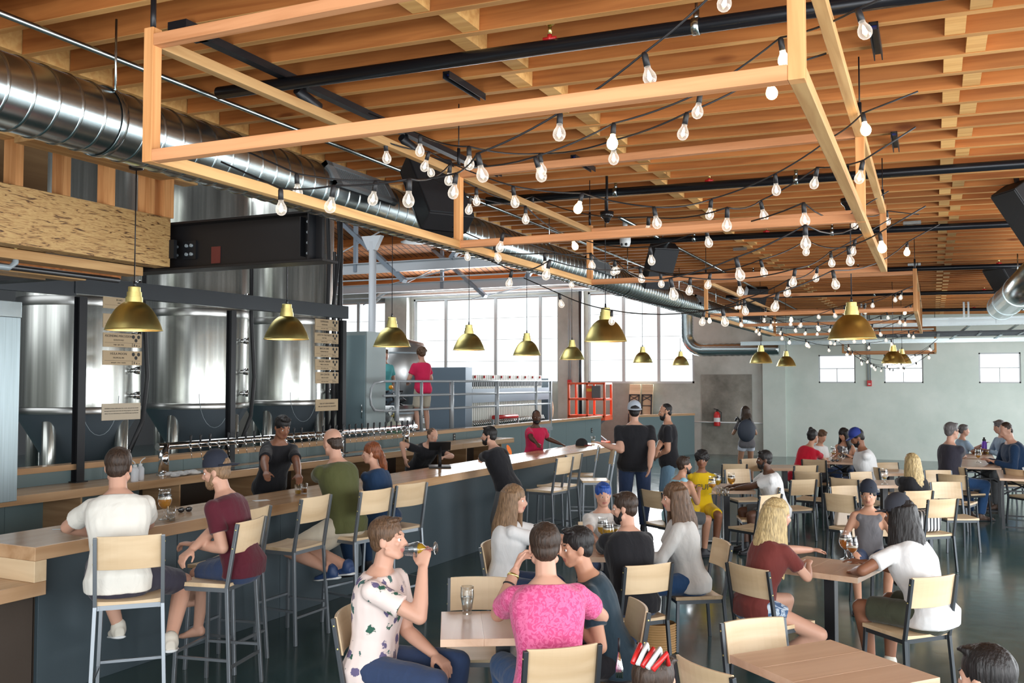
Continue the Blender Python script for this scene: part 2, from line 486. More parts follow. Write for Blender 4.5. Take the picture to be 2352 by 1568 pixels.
# ---- taproom ceiling: deck, joists, blocking
ceil = MB().box((-4.62, -2.2, 0.19), (XR, YB, 0.23)).build('ceiling', DECK); struct(ceil)
ceil.location = (0, 0, zc(0)); ceil.rotation_euler = (0, SL, 0)
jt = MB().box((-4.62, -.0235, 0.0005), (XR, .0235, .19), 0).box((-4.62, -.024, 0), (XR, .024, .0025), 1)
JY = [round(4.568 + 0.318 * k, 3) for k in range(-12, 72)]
jmesh = jt.mesh('joist', [JOIST, JLIT])
for y in JY:
    if y > YB - 0.1: continue
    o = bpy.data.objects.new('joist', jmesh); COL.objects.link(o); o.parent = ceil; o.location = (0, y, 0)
bmesh_ = MB().cbox((0, 0, .095), (0.095, 0.268, .182)).mesh('blocking', [BLOCK])
nb = 0; tail = MB()
for k, (ya, yb) in enumerate(zip(JY, JY[1:])):
    if ya < 2.2 or yb > YB - 0.1: continue
    for X in ((-2.24 if k % 2 else -2.13), (0.13 if k % 2 else 0.235)):
        yc = (ya + yb) / 2
        if ya < 17.5:
            o = bpy.data.objects.new('blocking', bmesh_); COL.objects.link(o); o.parent = ceil; o.location = (X, yc, 0.001); nb += 1
        else: tail.cbox((X, yc, .096), (.095, .268, .182))
tag(tail.build('far_blocking', BLOCK, ceil), kind='stuff')
# bearing wall under the left ends of the joists, with blocking panels between them
rim = MB().box((-4.72, -2.2, 3.975), (-4.625, YB - 0.3, 4.24), 0)
struct(rim.build('trim_3', BLOCK))
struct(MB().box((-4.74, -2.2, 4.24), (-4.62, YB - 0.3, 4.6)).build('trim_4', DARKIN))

# ---- brewery roof
roof = MB().box((-24, -2.2, 9.0), (-4.7, 15.2, 9.06)).build('roof_1', DARKIN); struct(roof)
rm = MB(); a = V((0, 15.0, 8.6)); b = V((0, YB + 0.2, 5.22))
n = (b - a).normalized(); rot = math.atan2(b.z - a.z, b.y - a.y)
L = (b - a).length
PLANK, _nt, _b = nodes('roof_planks')
_tc = _nt.nodes.new('ShaderNodeTexCoord'); _w = _nt.nodes.new('ShaderNodeTexBrick')
_w.inputs['Color1'].default_value = (0.42, 0.155, 0.045, 1); _w.inputs['Color2'].default_value = (0.33, 0.115, 0.035, 1); _w.inputs['Mortar'].default_value = (0.05, 0.02, 0.01, 1)
_w.inputs['Scale'].default_value = 1; _w.inputs['Mortar Size'].default_value = 0.018; _w.inputs['Brick Width'].default_value = 0.2; _w.inputs['Row Height'].default_value = 3.2; _w.offset = 0
lk(_nt, _tc.outputs['Object'], _w.inputs['Vector']); lk(_nt, _w.outputs[0], _b.inputs['Base Color']); _b.inputs['Roughness'].default_value = 0.7
rf = MB().box((-20, 0, 0), (20, L, 0.06)).build('roof_2', PLANK); struct(rf)
rf.location = (-24, a.y, a.z); rf.rotation_euler = (rot, 0, 0); rf.data.transform(Matrix.Translation((20, 0, 0)))
for k in range(9):
    MB().box((0, -0.05, -0.24), (19.3, 0.05, -0.001)).build('purlin', JOIST, rf, (0, 0.75 + k * 1.6, 0))
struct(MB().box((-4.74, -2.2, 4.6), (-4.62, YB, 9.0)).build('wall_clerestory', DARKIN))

# ---- white steel roof trusses of the brewery
TRUSSP = plain('truss_white_paint', (0.62, 0.66, 0.70), 0.4); TRUSSG = plain('truss_grey_paint', (0.26, 0.32, 0.39), 0.45)


def truss(Y, label):
    t = empty('roof_truss', (0, Y, 0), 0, label, 'roof truss')
    mb = MB(); x0, x1 = -22, -5.0
    for z, h in ((4.85, .26),):
        mb.box((x0, -.07, z), (x1, .07, z + .02)).box((x0, -.008, z + .02), (x1, .008, z + h - .02)).box((x0, -.07, z + h - .02), (x1, .07, z + h))
    mb.build('bottom_chord', TRUSSP, t)
    MB().bar((-15.2, 0, 7.4), (-11.9, 0, 4.6), .1, .2, up=(0, 1, 0)).build('diagonal', TRUSSG, t)
    MB().bar((-8.6, 0, 7.4), (-10.6, 0, 5.1), .1, .16, up=(0, 1, 0)).build('diagonal', TRUSSG, t)
    for x in (-13.35, -9.0, -17): MB().bar((x, 0, 4.9), (x, 0, 7.0), .09, .09).build('post', TRUSSG, t)
    for p, q in (((-16.2, .1, 4.5), (-12.2, .1, 6.1)), ((-12.4, .1, 4.55), (-8.7, .1, 5.2)), ((-21, .12, 4.72), (-5.2, .12, 4.66))):
        MB().tube([p, q], .018, 6).build('tie_rod', TRUSSP, t)
    return t


truss(20.0, 'white steel roof truss nearer the bar, above the tall brewery floor')
truss(24.6, 'white steel roof truss behind the first, close to the large windows')
t = empty('column', (-11.56, 18.0, 0), 0, 'white painted steel column standing by the brewing platform', 'column')
MB().tube([(0, 0, 0), (0, 0, 5.3)], .085, 14).build('shaft', TRUSSP, t)
MB().prism([(-.09, 5.1), (.09, 5.1), (.26, 5.42), (-.26, 5.42)], -.07, .07).build('cap_bracket', TRUSSP, t)
for k, (z, r) in enumerate(((5.28, .05), (5.1, .06), (4.98, .045))):
    tag(MB().tube([(-17.2, YB - .55, z - .25), (-16.9, YB - .5, z), (-16.6, YB - .5, z), (-6.2, YB - .5, z)], r, 10).build('pipe', WHITEP), ('topmost', 'thickest middle', 'lowest')[k] + ' white pipe along the back wall over the large windows', 'pipe', 'white pipes over the windows')
# hanging industrial dish lamps in the brewery
for k, (x, y, Y) in enumerate(((955, 556, 19.0), (1118, 600, 22.0), (1195, 605, 24.0))):
    p = at_y(x, y, Y); t = empty('dish_lamp', p, 0, ('nearest', 'middle', 'farthest')[k] + ' white dish lamp under the brewery roof, seen past the duct', 'lamp', 'white dish lamps in the brewery')
    MB().lathe([(.02, .14), (.07, .12), (.12, .08), (.36, 0), (.355, -.005), (.1, .07), (.02, .1)], 22).build('lamp_shade', WHITEP, t)
    MB().tube([(0, 0, .13), (0, 0, 1.2)], .008, 6).build('stem', STEELG, t)

# ---- low framing over the bar: beam, stud wall, steel beam
PSL, _nt, _b = nodes('strand_lumber')
_tc = _nt.nodes.new('ShaderNodeTexCoord'); _mp = _nt.nodes.new('ShaderNodeMapping'); _mp.inputs['Scale'].default_value = (4, 1.6, 14)
_n = _nt.nodes.new('ShaderNodeTexNoise'); _n.inputs['Scale'].default_value = 5; _n.inputs['Detail'].default_value = 6; _n.inputs['Distortion'].default_value = 1.2
lk(_nt, _tc.outputs['Object'], _mp.inputs[0]); lk(_nt, _mp.outputs[0], _n.inputs[0])
_r = ramp(_nt, _n.outputs[0], [(0.34, (0.07, 0.03, 0.012)), (0.42, (0.40, 0.22, 0.08)), (0.56, (0.56, 0.36, 0.145)), (0.7, (0.36, 0.19, 0.07))]); lk(_nt, _r.outputs[0], _b.inputs['Base Color']); _b.inputs['Roughness'].default_value = 0.6
tag(MB().box((-5.76, .4, 3.06), (-5.6, 5.73, 3.46)).build('timber_beam', PSL, bevel=.004), 'strand lumber timber beam over the bar, bolted to the black steel beam', 'beam')
t = empty('stud_wall', (-5.6, 0, 3.46), 0, 'short open stud wall standing on the strand lumber beam', 'framing')
MB().box((-.14, .4, .32), (0.01, 6.02, .41)).build('top_plate', FRY, t, bevel=.003)
for y in (3.05, 3.55, 3.95, 4.353, 4.735, 5.133, 5.527): MB().box((-.12, y - .03, 0.001), (0, y + .03, .319)).build('stud', FRZ, t, bevel=.002)
MB().box((-.14, 5.66, .001), (0, 5.76, .319)).build('stud', FRZ, t)
struct(MB().box((-6.9, .2, 3.0), (-6.86, 5.6, 4.3)).build('wall_dark_backing', wood('dark_backing', (0.28, 0.17, 0.08), (0.18, 0.1, 0.045), 'Y', 0.7, 8, 0.1)))  # added backing sheet, dark in place of the shade behind the studs
for k, (x, z) in enumerate(((-5.86, 3.0), (-6.1, 2.985), (-6.5, 2.99))):
    struct(MB().box((x - .17, .4, z), (x, 5.7, z + .07)).build('trim_%d' % (5 + k), (FRY, JOIST, FRY)[k]))
t = empty('steel_beam', (0, 5.85, 3.04), 0, 'black steel beam crossing above the bar with bolted end plate', 'beam')
MB().box((-9.4, -.1, 0), (-4.13, .1, .018)).box((-9.4, -.1, .37), (-4.2, .1, .388)).box((-9.4, -.009, .018), (-4.2, .009, .37)).build('beam_body', plain('black_beam_paint', (0.009, 0.008, 0.009), 0.5, 0.1), t, bevel=.002)
MB().box((-4.27, -.1, .018), (-4.258, .1, .37)).box((-4.36, -.075, .05), (-4.352, -.009, .35)).build('end_plate', BLACKM, t)
mb = MB()
for z in (.07, .15, .23, .31): mb.tube([(-4.3, -.06, z), (-4.3, -.025, z)], .011, 6)
mb.build('bolts', STEELG, t)
MB().box((-5.77, -.135, .09), (-5.55, -.1, .24)).box((-5.55, -.03, .09), (-5.42, -.0095, .24)).build('bracket', BLACKM, t)
mb = MB()
for x in (-5.7, -5.62, -5.51, -5.46):
    for z in (.13, .2): mb.tube([(x, -.15 if x < -5.55 else -.045, z), (x, -.02, z)], .014, 8)
mb.build('bolts', STEELG, t)
MB().box((-5.27, -.016, .045), (-5.18, -.0095, .18)).build('splice_tab', plain('red_primer', (0.13, 0.025, 0.02), 0.5), t)
t = empty('sprinkler_drop', at_x(35, 610, -5.9), 0, 'grey elbow sprinkler drop under the low soffit at far left', 'sprinkler')
MB().tube([(0, -1.2, -.02), (0, -.05, -.02), (0, 0, .02), (0, 0, .1)], .022, 8).build('elbow', STEELG, t)
MB().tube([(0, 0, .1), (0, 0, .14)], .012, 8).build('head', BRASS, t)
tag(MB().tube([(-6.02, .5, 2.96), (-6.02, 5.6, 2.96)], .022, 8).build('pipe', BLACKM), 'thin black pipe under the low soffit over the bar', 'pipe')

# ---- big round duct
DX, DZ, DR = -3.8, 3.45, 0.172
t = empty('spiral_duct', (DX, 0, DZ), 0, 'galvanised spiral duct running along the taproom over the bar stools', 'duct')
MY = Matrix.Rotation(R(-90), 4, 'X')
dm = MB(); y = 0.3
while y < 24.6:
    dm.lathe([(DR, y), (DR, y + .112)], 40, M=MY).lathe([(DR, y + .112), (DR + .005, y + .116), (DR + .005, y + .124), (DR, y + .13)], 40, M=MY)
    y += .13
dm.build('duct_tube', GALV, t)
gr = plain('grille_grey', (0.33, 0.36, 0.38), 0.4, 0.6)
for yy, ang in ((5.55, 30), (10.75, 30), (16.3, 30), (20.2, 30)):
    q = R(ang); g = MB(); W, Hh = .78, .19
    M = Matrix.Translation((0, yy, 0)) @ Matrix.Rotation(-q, 4, 'Y') @ Matrix.Translation((DR + .002, 0, 0))
    g.box((-.06, -W / 2, -Hh / 2), (.012, -W / 2 + .07, Hh / 2), 0, M).box((-.06, W / 2 - .07, -Hh / 2), (.012, W / 2, Hh / 2), 0, M).box((-.06, -W / 2, -Hh / 2), (.012, W / 2, -Hh / 2 + .035), 0, M).box((-.06, -W / 2, Hh / 2 - .035), (.012, W / 2, Hh / 2), 0, M)
    g.box((-.055, -W / 2, -Hh / 2), (-.012, W / 2, Hh / 2), 1, M)
    k = -W / 2 + .085
    while k < W / 2 - .07: g.box((-.012, k, -Hh / 2 + .03), (.008, k + .007, Hh / 2 - .03), 0, M); k += .026
    g.build('air_grille', [gr, BLACKM], t)
for yy in (3.4, 6.55, 9.2, 12.0, 14.8, 17.6, 20.4, 23.2):
    zt = zc(DX) - DZ
    MB().lathe([(DR + .006, -.02), (DR + .009, -.018), (DR + .009, .018), (DR + .006, .02)], 32, (0, yy, 0), M=MY).build('strap', GALV, t)
    MB().tube([(.1, yy, DR * .8), (.1, yy, zt)], .006, 6).build('hanger_rod', GALV, t)
# branch of the duct along the back wall
t = empty('flexible_duct', (0, 26.2, 0), 0, 'silver flexible duct elbow turning along the far concrete wall', 'duct')
pts = []
for k in range(60):
    u = k / 59
    if u < .3: p = V((-6.35, 0, 4.2 - u / .3 * .75))
    elif u < .55:
        w = (u - .3) / .25 * math.pi / 2; p = V((-6.35 + .45 * (1 - math.cos(w)), 0, 3.45 - .45 * math.sin(w)))
    else: p = V((-5.9 + (u - .55) / .45 * 2.1, 0, 3.0))
    pts.append(p)
MB().tube(pts, [.17 + .012 * (k % 2) for k in range(60)], 18).build('duct_tube', GALV, t)
for x in (-5.2, -4.6): MB().bar((x, 0, 3.15), (x, 1.195, 3.15), .03, .03).build('wall_bracket', GALV, t)
# small duct at far right
t = empty('round_duct', (0, 0, 0), 0, 'galvanised round duct at far right beyond the black speakers', 'duct')
q0 = at_z(2300, 705, 3.35); q1 = at_z(2375, 640, 3.35); d_ = (q0 - q1)
MB().tube([q1 - d_ * .35, q0], .21, 24).build('duct_tube', GALV, t)
for u in (.35, .75, 1.0): MB().tube([q1 + d_ * (u - .012), q1 + d_ * u], .218, 24).build('strap', GALV, t)
for u in (.4, .9): MB().tube([q1 + d_ * u + V((0, 0, .2)), q1 + d_ * u + V((0, 0, .53))], .008, 6).build('hanger_rod', GALV, t)

# ---- conduits and sprinkler pipes
tag(MB().tube([(-4.1, .5, 3.93), (-4.1, 25, 3.93)], .017, 8).build('conduit', GALV), 'galvanised conduit strapped under the joists beside the duct', 'conduit')
tag(MB().tube([(-3.05, 9.6, 3.9), (-3.05, 25, 3.9)], .02, 8).build('conduit', GALV), 'pale conduit under the far joists, right of the spiral duct', 'conduit')
ORD = ['nearest', 'second', 'third', 'fourth', 'fifth', 'farthest']
for k, Y in enumerate((4.36, 8.08, 11.15, 15.22, 19.55, 24.3)):
    zp = 3.815
    t = empty('sprinkler_pipe', (0, Y, zp), 0, ORD[k] + ' black sprinkler pipe from the camera, crossing under the joists', 'pipe', 'sprinkler pipes under the joists')
    t.rotation_euler = (0, SL, 0)
    MB().tube([(-3.9, 0, 0), (XR - .1, 0, 0)], .037, 14).build('pipe_run', PIPEB, t)
    for x in (-2.6, -1.02, 1.9) if k else (-1.0, 1.9):
        MB().tube([(x, 0, .03), (x, 0, .16)], .007, 6).tube([(x, 0, .02), (x, 0, .08)], .015, 8).build('hanger', GALV, t)
        MB().lathe([(.039, -.018), (.042, -.018), (.042, .018), (.039, .018)], 16, (x, 0, 0), M=Matrix.Rotation(R(90), 4, 'Y')).build('clamp_ring', GALV, t)
    for x in (-1.75,) if k < 2 else (-1.75, .9):
        MB().tube([(x - .035, 0, .042), (x + .035, 0, .042)], .011, 8).tube([(x, 0, .03), (x, 0, .062)], .013, 10).build('red_clamp', REDP, t)
        MB().tube([(x, 0, .065), (x, 0, .115)], .01, 8).tube([(x, 0, .115), (x, 0, .12)], .022, 12).build('sprinkler_head', BRASS, t)

# ---- black track light and strut channels on the joists
t = empty('track_light', (-3.42, 3.62, zc(-3.42) - .045), 0, 'long black lighting track under the joists, left of the first timber frame', 'track light')
MB().box((-.028, 0, 0), (.028, 3.5, .042)).box((-.06, -.1, 0), (.06, .1, .043)).build('track', BLACKM, t)
p = at_x(703, 250, -3.42) - V(t.location)
for yy, dz in ((p.y, -.02), (p.y + 1.2, -.02)):
    MB().tube([(0, yy - .02, 0), (0, yy, -.05)], .012, 8).build('stem', BLACKM, t)
    MB().tube([(0, yy - .09, -.03), (.02, yy + .08, -.1), (.02, yy + .081, -.1)], [.028, .045, .038], 14).build('spot_head', BLACKM, t)
strut_at = [(1068, 207, 14, 'above the nearest crossbar of the first frame'), (1340, 382, 14, 'above the second bay of the first frame'), (2012, 90, 0, 'above the right rail of the first frame'), (2056, 322, 0, 'farther along above the right rail'), (1120, 398, 0, 'near the black speaker by the duct')]
for x, y, a_, w in strut_at:
    p = at_z(x, y, zc(-1) - .02); z = zc(p.x) - .0425
    t = empty('strut_channel', (p.x, p.y, z), 0, 'short black slotted strut channel screwed to joists ' + w, 'bracket', 'strut channels under the joists')
    MB().box((-.02, -.24, .034), (.02, .24, .041)).box((-.022, -.24, 0), (-.016, .24, .041)).box((.016, -.24, 0), (.022, .24, .041)).build('channel', BLACKM, t)
    MB().box((-.014, -.2, .03), (.014, -.16, .034)).build('nut', plain('blue_nut', (0.02, 0.05, 0.4), .4), t)

# ---- hanging timber frames
S_ = .046


def frame(x0, x1, ys, zb, zt, label, cable=True):
    t = empty('timber_frame', (x0, ys[0], zb), 0, label, 'hanging frame', 'hanging timber frames')
    W = x1 - x0; Ht = zt - zb; L = ys[-1] - ys[0]; h = S_
    for x, nm in ((0, 'l'), (W - h, 'r')):
        MB().box((x, h, 0), (x + h, L, h)).build('lower_rail', FRY, t, bevel=.002)
        MB().box((x, h, Ht - h * 1.6), (x + h, L, Ht - h * .6)).build('upper_rail', FRY, t, bevel=.002)
        for y in ys:
            yy = y - ys[0] - (0 if y == ys[0] else h)
            MB().box((x - .0007, yy - .0007, -.0007), (x + h + .0007, yy + h + .0007, Ht)).build('post', FRZ, t, bevel=.002)
            if cable:
                xx = x + h / 2; top = zc(x0 + x) - zb
                MB().tube([(xx, yy + h / 2, Ht - .01), (xx, yy + h / 2, top)], .004, 6).tube([(xx, yy + h / 2, Ht), (xx, yy + h / 2, Ht + .12)], .011, 8).build('hanging_cable', BLACKM, t)
    for y in ys:
        yy = y - ys[0] - (0 if y == ys[0] else h)
        MB().box((h + .001, yy, 0), (W - h - .001, yy + h, h)).build('lower_crossbar', FRX, t, bevel=.002)
        MB().box((h + .001, yy, Ht - h * 1.6), (W - h - .001, yy + h, Ht - h * .6)).build('upper_crossbar', FRX, t, bevel=.002)
    return t


frame(-2.8, -.315, (2.71, 5.36, 7.9), 3.0, 3.53, 'nearest hanging timber frame, strung with bulbs over the tables')
frame(-2.80, -.16, (12.55, 15.1, 18.6), 3.0, 3.53, 'second hanging timber frame, beyond the first toward the back wall')
frame(-2.1, .09, (25.15, 26.95), 2.84, 3.5, 'farthest and lowest hanging timber frame, before the small back windows')

# ---- speakers and other black fixtures under the joists
SPKF = plain('speaker_grille', (0.02, 0.022, 0.026), 0.6, 0, bump=.4, bscale=300)


def speaker(p, s, rz, rx, label):
    t = empty('speaker', p, rz, label, 'speaker', 'black speakers under the ceiling'); t.rotation_euler = (rx, 0, rz)
    w, d, h = .36 * s, .30 * s, .62 * s
    MB().prism([(-w / 2, -h / 2), (w / 2, -h / 2), (w / 2, h / 2), (-w / 2, h / 2)], 0, d * .55).add([V((sx * w / 2 * k, y, sz * h / 2 * k2)) for y, k, k2 in ((d * .55, 1, 1), (d, .55, .8)) for sx, sz in ((-1, -1), (1, -1), (1, 1), (-1, 1))], [(0, 1, 5, 4), (1, 2, 6, 5), (2, 3, 7, 6), (3, 0, 4, 7), (4, 5, 6, 7)]).build('cabinet', BLACKP, t, bevel=.008)
    MB().box((-w / 2 * .96, -.012, -h / 2 * .96), (w / 2 * .96, -.0005, h / 2 * .96)).build('grille', SPKF, t)
    MB().bar((0, d * .5, h * .4), (0, d * .9, h * .4 + .25), .03, .03).build('mount_arm', BLACKM, t)


speaker(at_z(1012, 425, 3.56), 1.0, R(55), R(-38), 'large black speaker hung beside the duct above the first timber frame')
speaker(at_z(1520, 618, 3.56), .95, R(40), R(35), 'black speaker under the joists beyond the first timber frame')
speaker(at_z(1735, 700, 3.6), 1.1, R(30), R(35), 'small far black speaker behind the clustered bulbs')
speaker(at_z(2345, 505, 3.55), .95, R(-60), R(35), 'black speaker cut by the upper right edge of the view')
speaker(at_z(2305, 662, 3.55), 1.15, R(-50), R(35), 'black speaker in front of the far right duct')
for x, y, w in ((1394, 492, 'over the second bay of the first frame'), (1948, 462, 'beside the right rail of the first frame')):
    p = at_z(x, y, 3.60); t = empty('dome_spotlight', p, 0, 'small black dome fixture ' + w, 'fixture', 'black dome fixtures')
    MB().lathe([(0, -.075), (.02, -.075), (.03, -.045), (.055, -.02), (.062, .02), (0, .022)], 18).build('dome', plain('gloss_black', (.01, .01, .012), .15), t)
    MB().tube([(0, 0, .02), (0, 0, zc(p.x) - p.z)], .012, 8).build('stem', BLACKM, t)
p = at_z(1436, 556, 3.7); t = empty('security_camera', p, 0, 'white twin lens security camera under the joists', 'camera')
MB().lathe([(0, -.06), (.05, -.045), (.062, .0), (.062, .06), (0, .06)], 18).build('housing', WHITEP, t)
for s in (-1, 1): MB().ball((s * .025, -.045, -.03), .016, 10, 6).build('camera_lens', BLACKP, t)
MB().tube([(0, 0, .06), (0, 0, zc(p.x) - p.z)], .03, 10).build('mount', WHITEP, t)
for k, (x, y) in enumerate(((530 + 1400 - 1400 + 1000, 210 + 0, ), (2095, 515), (2100, 610), (1700, 580))[1:]):
    p = at_z(x, y, 3.86)
    tag(MB().cbox((0, 0, -.02), (.18, .06, .035)).build('junction_box', GALV, None, (p.x, p.y, zc(p.x) - .003)), 'small metal junction box on the joists, ' + ('right of the first frame', 'above the second frame', 'between the first and second frame')[k], 'box', 'junction boxes')

# ---- overhead garage door parked under the ceiling, far right
t = empty('garage_door', (0, 23, 0), 0, 'raised sectional garage door on galvanised tracks near the back wall', 'garage door')
for nm, z0, z1, yy, xl in (('track', 3.36, 3.55, 0, -3.9), ('track', 3.06, 3.16, 1.9, -4.6)):
    MB().box((xl, yy - .02, z0), (XR, yy + .02, z0 + .03)).box((xl, yy - .02, z1 - .03), (XR, yy + .02, z1)).box((xl, yy + .01, z0 + .03), (XR, yy + .02, z1 - .03)).build(nm, GALV, t)
for x in (-.1, .42, 1.35): MB().cbox((x, -.03, 3.45), (.14, .01, .13)).build('splice_plate', GALV, t)
for x in (-1.6, -.75, .1, .95, 1.8, 2.6): MB().box((x, .05, 3.2), (x + .06, 1.85, 3.25)).build('door_stile', CHARCOAL, t)
for yy in (.1, .65, 1.2, 1.78): MB().box((-1.6, yy, 3.2), (3.9, yy + .07, 3.25)).build('door_rail', CHARCOAL, t)
MB().box((-1.6, .1, 3.22), (3.9, 1.85, 3.228)).build('pane', PANE, t)
for x in (.75, 1.7): MB().bar((x, 0, 3.36), (x - .35, 1.9, 3.14), .06, .02).build('hinge_arm', GALV, t)
for x in (-1.5, .63): MB().box((x, -.03, 3.55), (x + .04, -.02, zc(x))).box((x + .09, -.03, 3.55), (x + .13, -.02, zc(x))).build('hanger', GALV, t)

# ---- pendants
def pendant(proto=None):
    t = empty('pendant_lamp')
    r = .2
    lm = MB()
    for pr_ in ([(0, .319), (.041, .319), (.043, .316)], [(.0435, .316), (.0445, .281)], [(.0445, .281), (.0515, .280)], [(.0515, .280), (.053, .243)], [(.053, .243), (.0595, .242)], [(.0595, .242), (.061, .2045)], [(.061, .2045), (.070, .2025)], [(.070, .2025), (.085, .193), (.102, .179), (.117, .165), (.132, .147), (.145, .127), (.159, .102), (.171, .077), (.182, .055), (.191, .033), (.198, .012), (.2, .004)], [(.2, .004), (.206, -.001), (.206, -.005), (.196, -.006)]): lm.lathe(pr_, 44)
    lm.lathe([(.195, -.004), (.190, .03), (.178, .062), (.150, .105), (.128, .14), (.095, .175), (.05, .195), (0, .196)], 32, mat=1).build('lamp_shade', [BRASS, BRASSIN], t)
    MB().ball((0, 0, .05), .035, 12, 8).build('lamp_bulb', LAMPGL, t)
    return t


PEND = [(at_x(307, 757, -5.4), 3.741, 'first brass pendant lamp over the bar, before the left menu plaques'), (at_x(658, 778, -5.4), 4.2, 'brass pendant lamp under the black steel beam, left of the right menu plaques'), (at_x(900, 795, -5.4), 4.2, 'brass pendant lamp beside the grey upright cabinet, third in the bar row'), (at_x(1077, 803, -5.4), 4.2, 'brass pendant lamp above the filter press, fourth in the bar row'), (at_x(1210, 815, -5.4), 4.2, 'brass pendant lamp against the large window, fifth in the bar row'), (at_x(1314, 825, -5.4), 4.2, 'brass pendant lamp against the concrete column, above the red lift'), (at_x(1476, 832, -5.4), 4.2, 'small pale brass pendant against the right large window, left of two'), (at_x(1563, 838, -5.4), 4.2, 'small pale brass pendant at the right edge of the large window'),
        (at_x(1391, 783, -2.86), None, 'big brass pendant hanging before the right large window with a bulb on it'), (at_x(1957, 777, -.64), None, 'largest brass pendant at right, hanging clear of the timber frames'), (at_x(1748, 833, -2.86), None, 'left of two brass pendants side by side before the far concrete wall'), (at_x(1806, 840, -2.86), None, 'right of two brass pendants side by side before the far concrete wall'), (at_x(2052, 833, -.64), None, 'brass pendant before the middle small back window'), (at_x(2072, 834, -.62), None, 'brass pendant half hidden behind another before the middle back window')]
pp = pendant()
for k, (p, top, lab) in enumerate(PEND):
    o = pp if k == 0 else dup(pp, p)
    o.location = p
    tag(o, lab, 'pendant lamp', 'brass pendant lamps')
for (p, top, lab), o in zip(PEND, [pp] + [x for x in bpy.data.objects if x.name.startswith('pendant_lamp.')]):
    zt = (top if top else zc(p.x) + .187) - p.z
    MB().tube([(0, 0, .318), (0, 0, zt)], .0045, 6).tube([(0, 0, .318), (0, 0, .36)], [.012, .007], 8).lathe([(.0, zt), (.055, zt), (.05, zt - .02), (.0, zt - .03)], 16).build('cord', BLACKM, o)
    o['label'] = lab
tag(MB().box((-5.592, 4.3, 3.74), (-5.33, 5.6, 3.78)).build('hanging_board', FRY), 'short timber board carrying the first pendant lamp', 'board')

t = empty('support_rail', (-5.4, 6.4, 4.2), 0, 'black support rail behind the spiral duct, holding the bar pendants', 'rail')
MB().box((-.025, 0, 0), (.025, 17.2, .04)).build('channel', BLACKM, t)
for y in range(1, 17, 3): MB().bar((0, y, .03), (.68, y, .30), .03, .03).build('bracket', BLACKM, t)

# ---- string lights
RAW = {
    'front': [(1676, 10, 34), (1480, 180, 32), (1286.5, 313, 30), (1097, 405, 28.6), (1048, 445, 25.5), (863, 460, 24), (681, 443, 24)],
    'second': [(1971, 81, 33), (1793, 139, 28.6), (1609, 262, 27), (1410, 331, 26), (1229, 407, 25.5), (1034, 415, 21), (940, 462, 28), (767, 476, 27), (644, 481, 26)],
    'third': [(1765, 215, 27), (1578, 308, 26.6), (1410, 368, 25), (1240, 393, 22), (1077, 381, 24), (965, 349, 21.5)],
    'fourth': [(1982, 304, 24), (1910, 356, 22), (1781, 438, 21), (1634, 494, 20), (1502, 516, 22), (1338, 482, 21), (1178, 466, 21), (985, 385, 20), (885, 364, 21)],
    'fifth': [(1983, 411, 23), (1878, 423, 21), (1747, 498, 20), (1671, 519, 23), (1490, 533, 19), (1224, 477, 14), (1094, 464, 18), (986, 400, 18)],
    'sixth': [(1959, 518, 16), (1846, 508, 23), (1621, 559, 19), (1493, 600, 18), (1312, 568, 15), (1207, 507, 18), (1081, 483, 18)],
    'seventh': [(2037, 510, 14), (1989, 524, 15), (1850, 561, 24), (1691, 634, 23), (1540, 679, 22), (1413, 625, 15), (1156, 570, 19), (1135, 595, 17)],
    'eighth': [(2021, 571, 20), (1948, 601, 19), (1854, 580, 16), (1747, 628, 17), (1632, 656, 16), (1517, 653, 15), (1411, 623, 14), (1357, 613, 17), (1251, 613, 17), (1070, 591, 15)],
    'ninth': [(1965, 579, 16), (1908, 607, 16), (1827, 650, 18), (1697, 671, 17), (1586, 669, 17), (1470, 642, 16), (1263, 634, 20), (1176, 652, 17)],
    'tenth': [(2084, 582, 14), (1913, 656, 19), (1787, 707, 19), (1659, 741, 18), (1405, 740, 15), (1284, 700, 14)],
    'eleventh': [(1878, 640, 15), (1813, 673, 17), (1709, 716, 16), (1618, 741, 15), (1311, 656, 12)],
}
sock_m = MB().tube([(0, 0, -.052), (0, 0, -.01), (0, 0, .002)], [.0125, .0120, .008], 10).mesh('socket', [BLACKP])
gl = [(0, -.1225), (.0085, -.121), (.0165, -.1165), (.0225, -.108), (.0255, -.097), (.0248, -.088), (.0215, -.078), (.0155, -.068), (.0120, -.060), (.0115, -.050)]
fil = [(0, -.106), (.006, -.104), (.0095, -.097), (.007, -.086), (.004, -.072), (0, -.064)]
bulb_m = MB().lathe(gl, 16).lathe(fil, 8, mat=1).mesh('bulb', [BULBG, FIL])
hot_m = MB().lathe(gl, 16, mat=0).mesh('bulb', [FILHOT])
HOT = {(1410, 331), (1765, 215), (1982, 304), (1312, 568), (2084, 582), (1338, 482), (2021, 571), (1793, 139)}


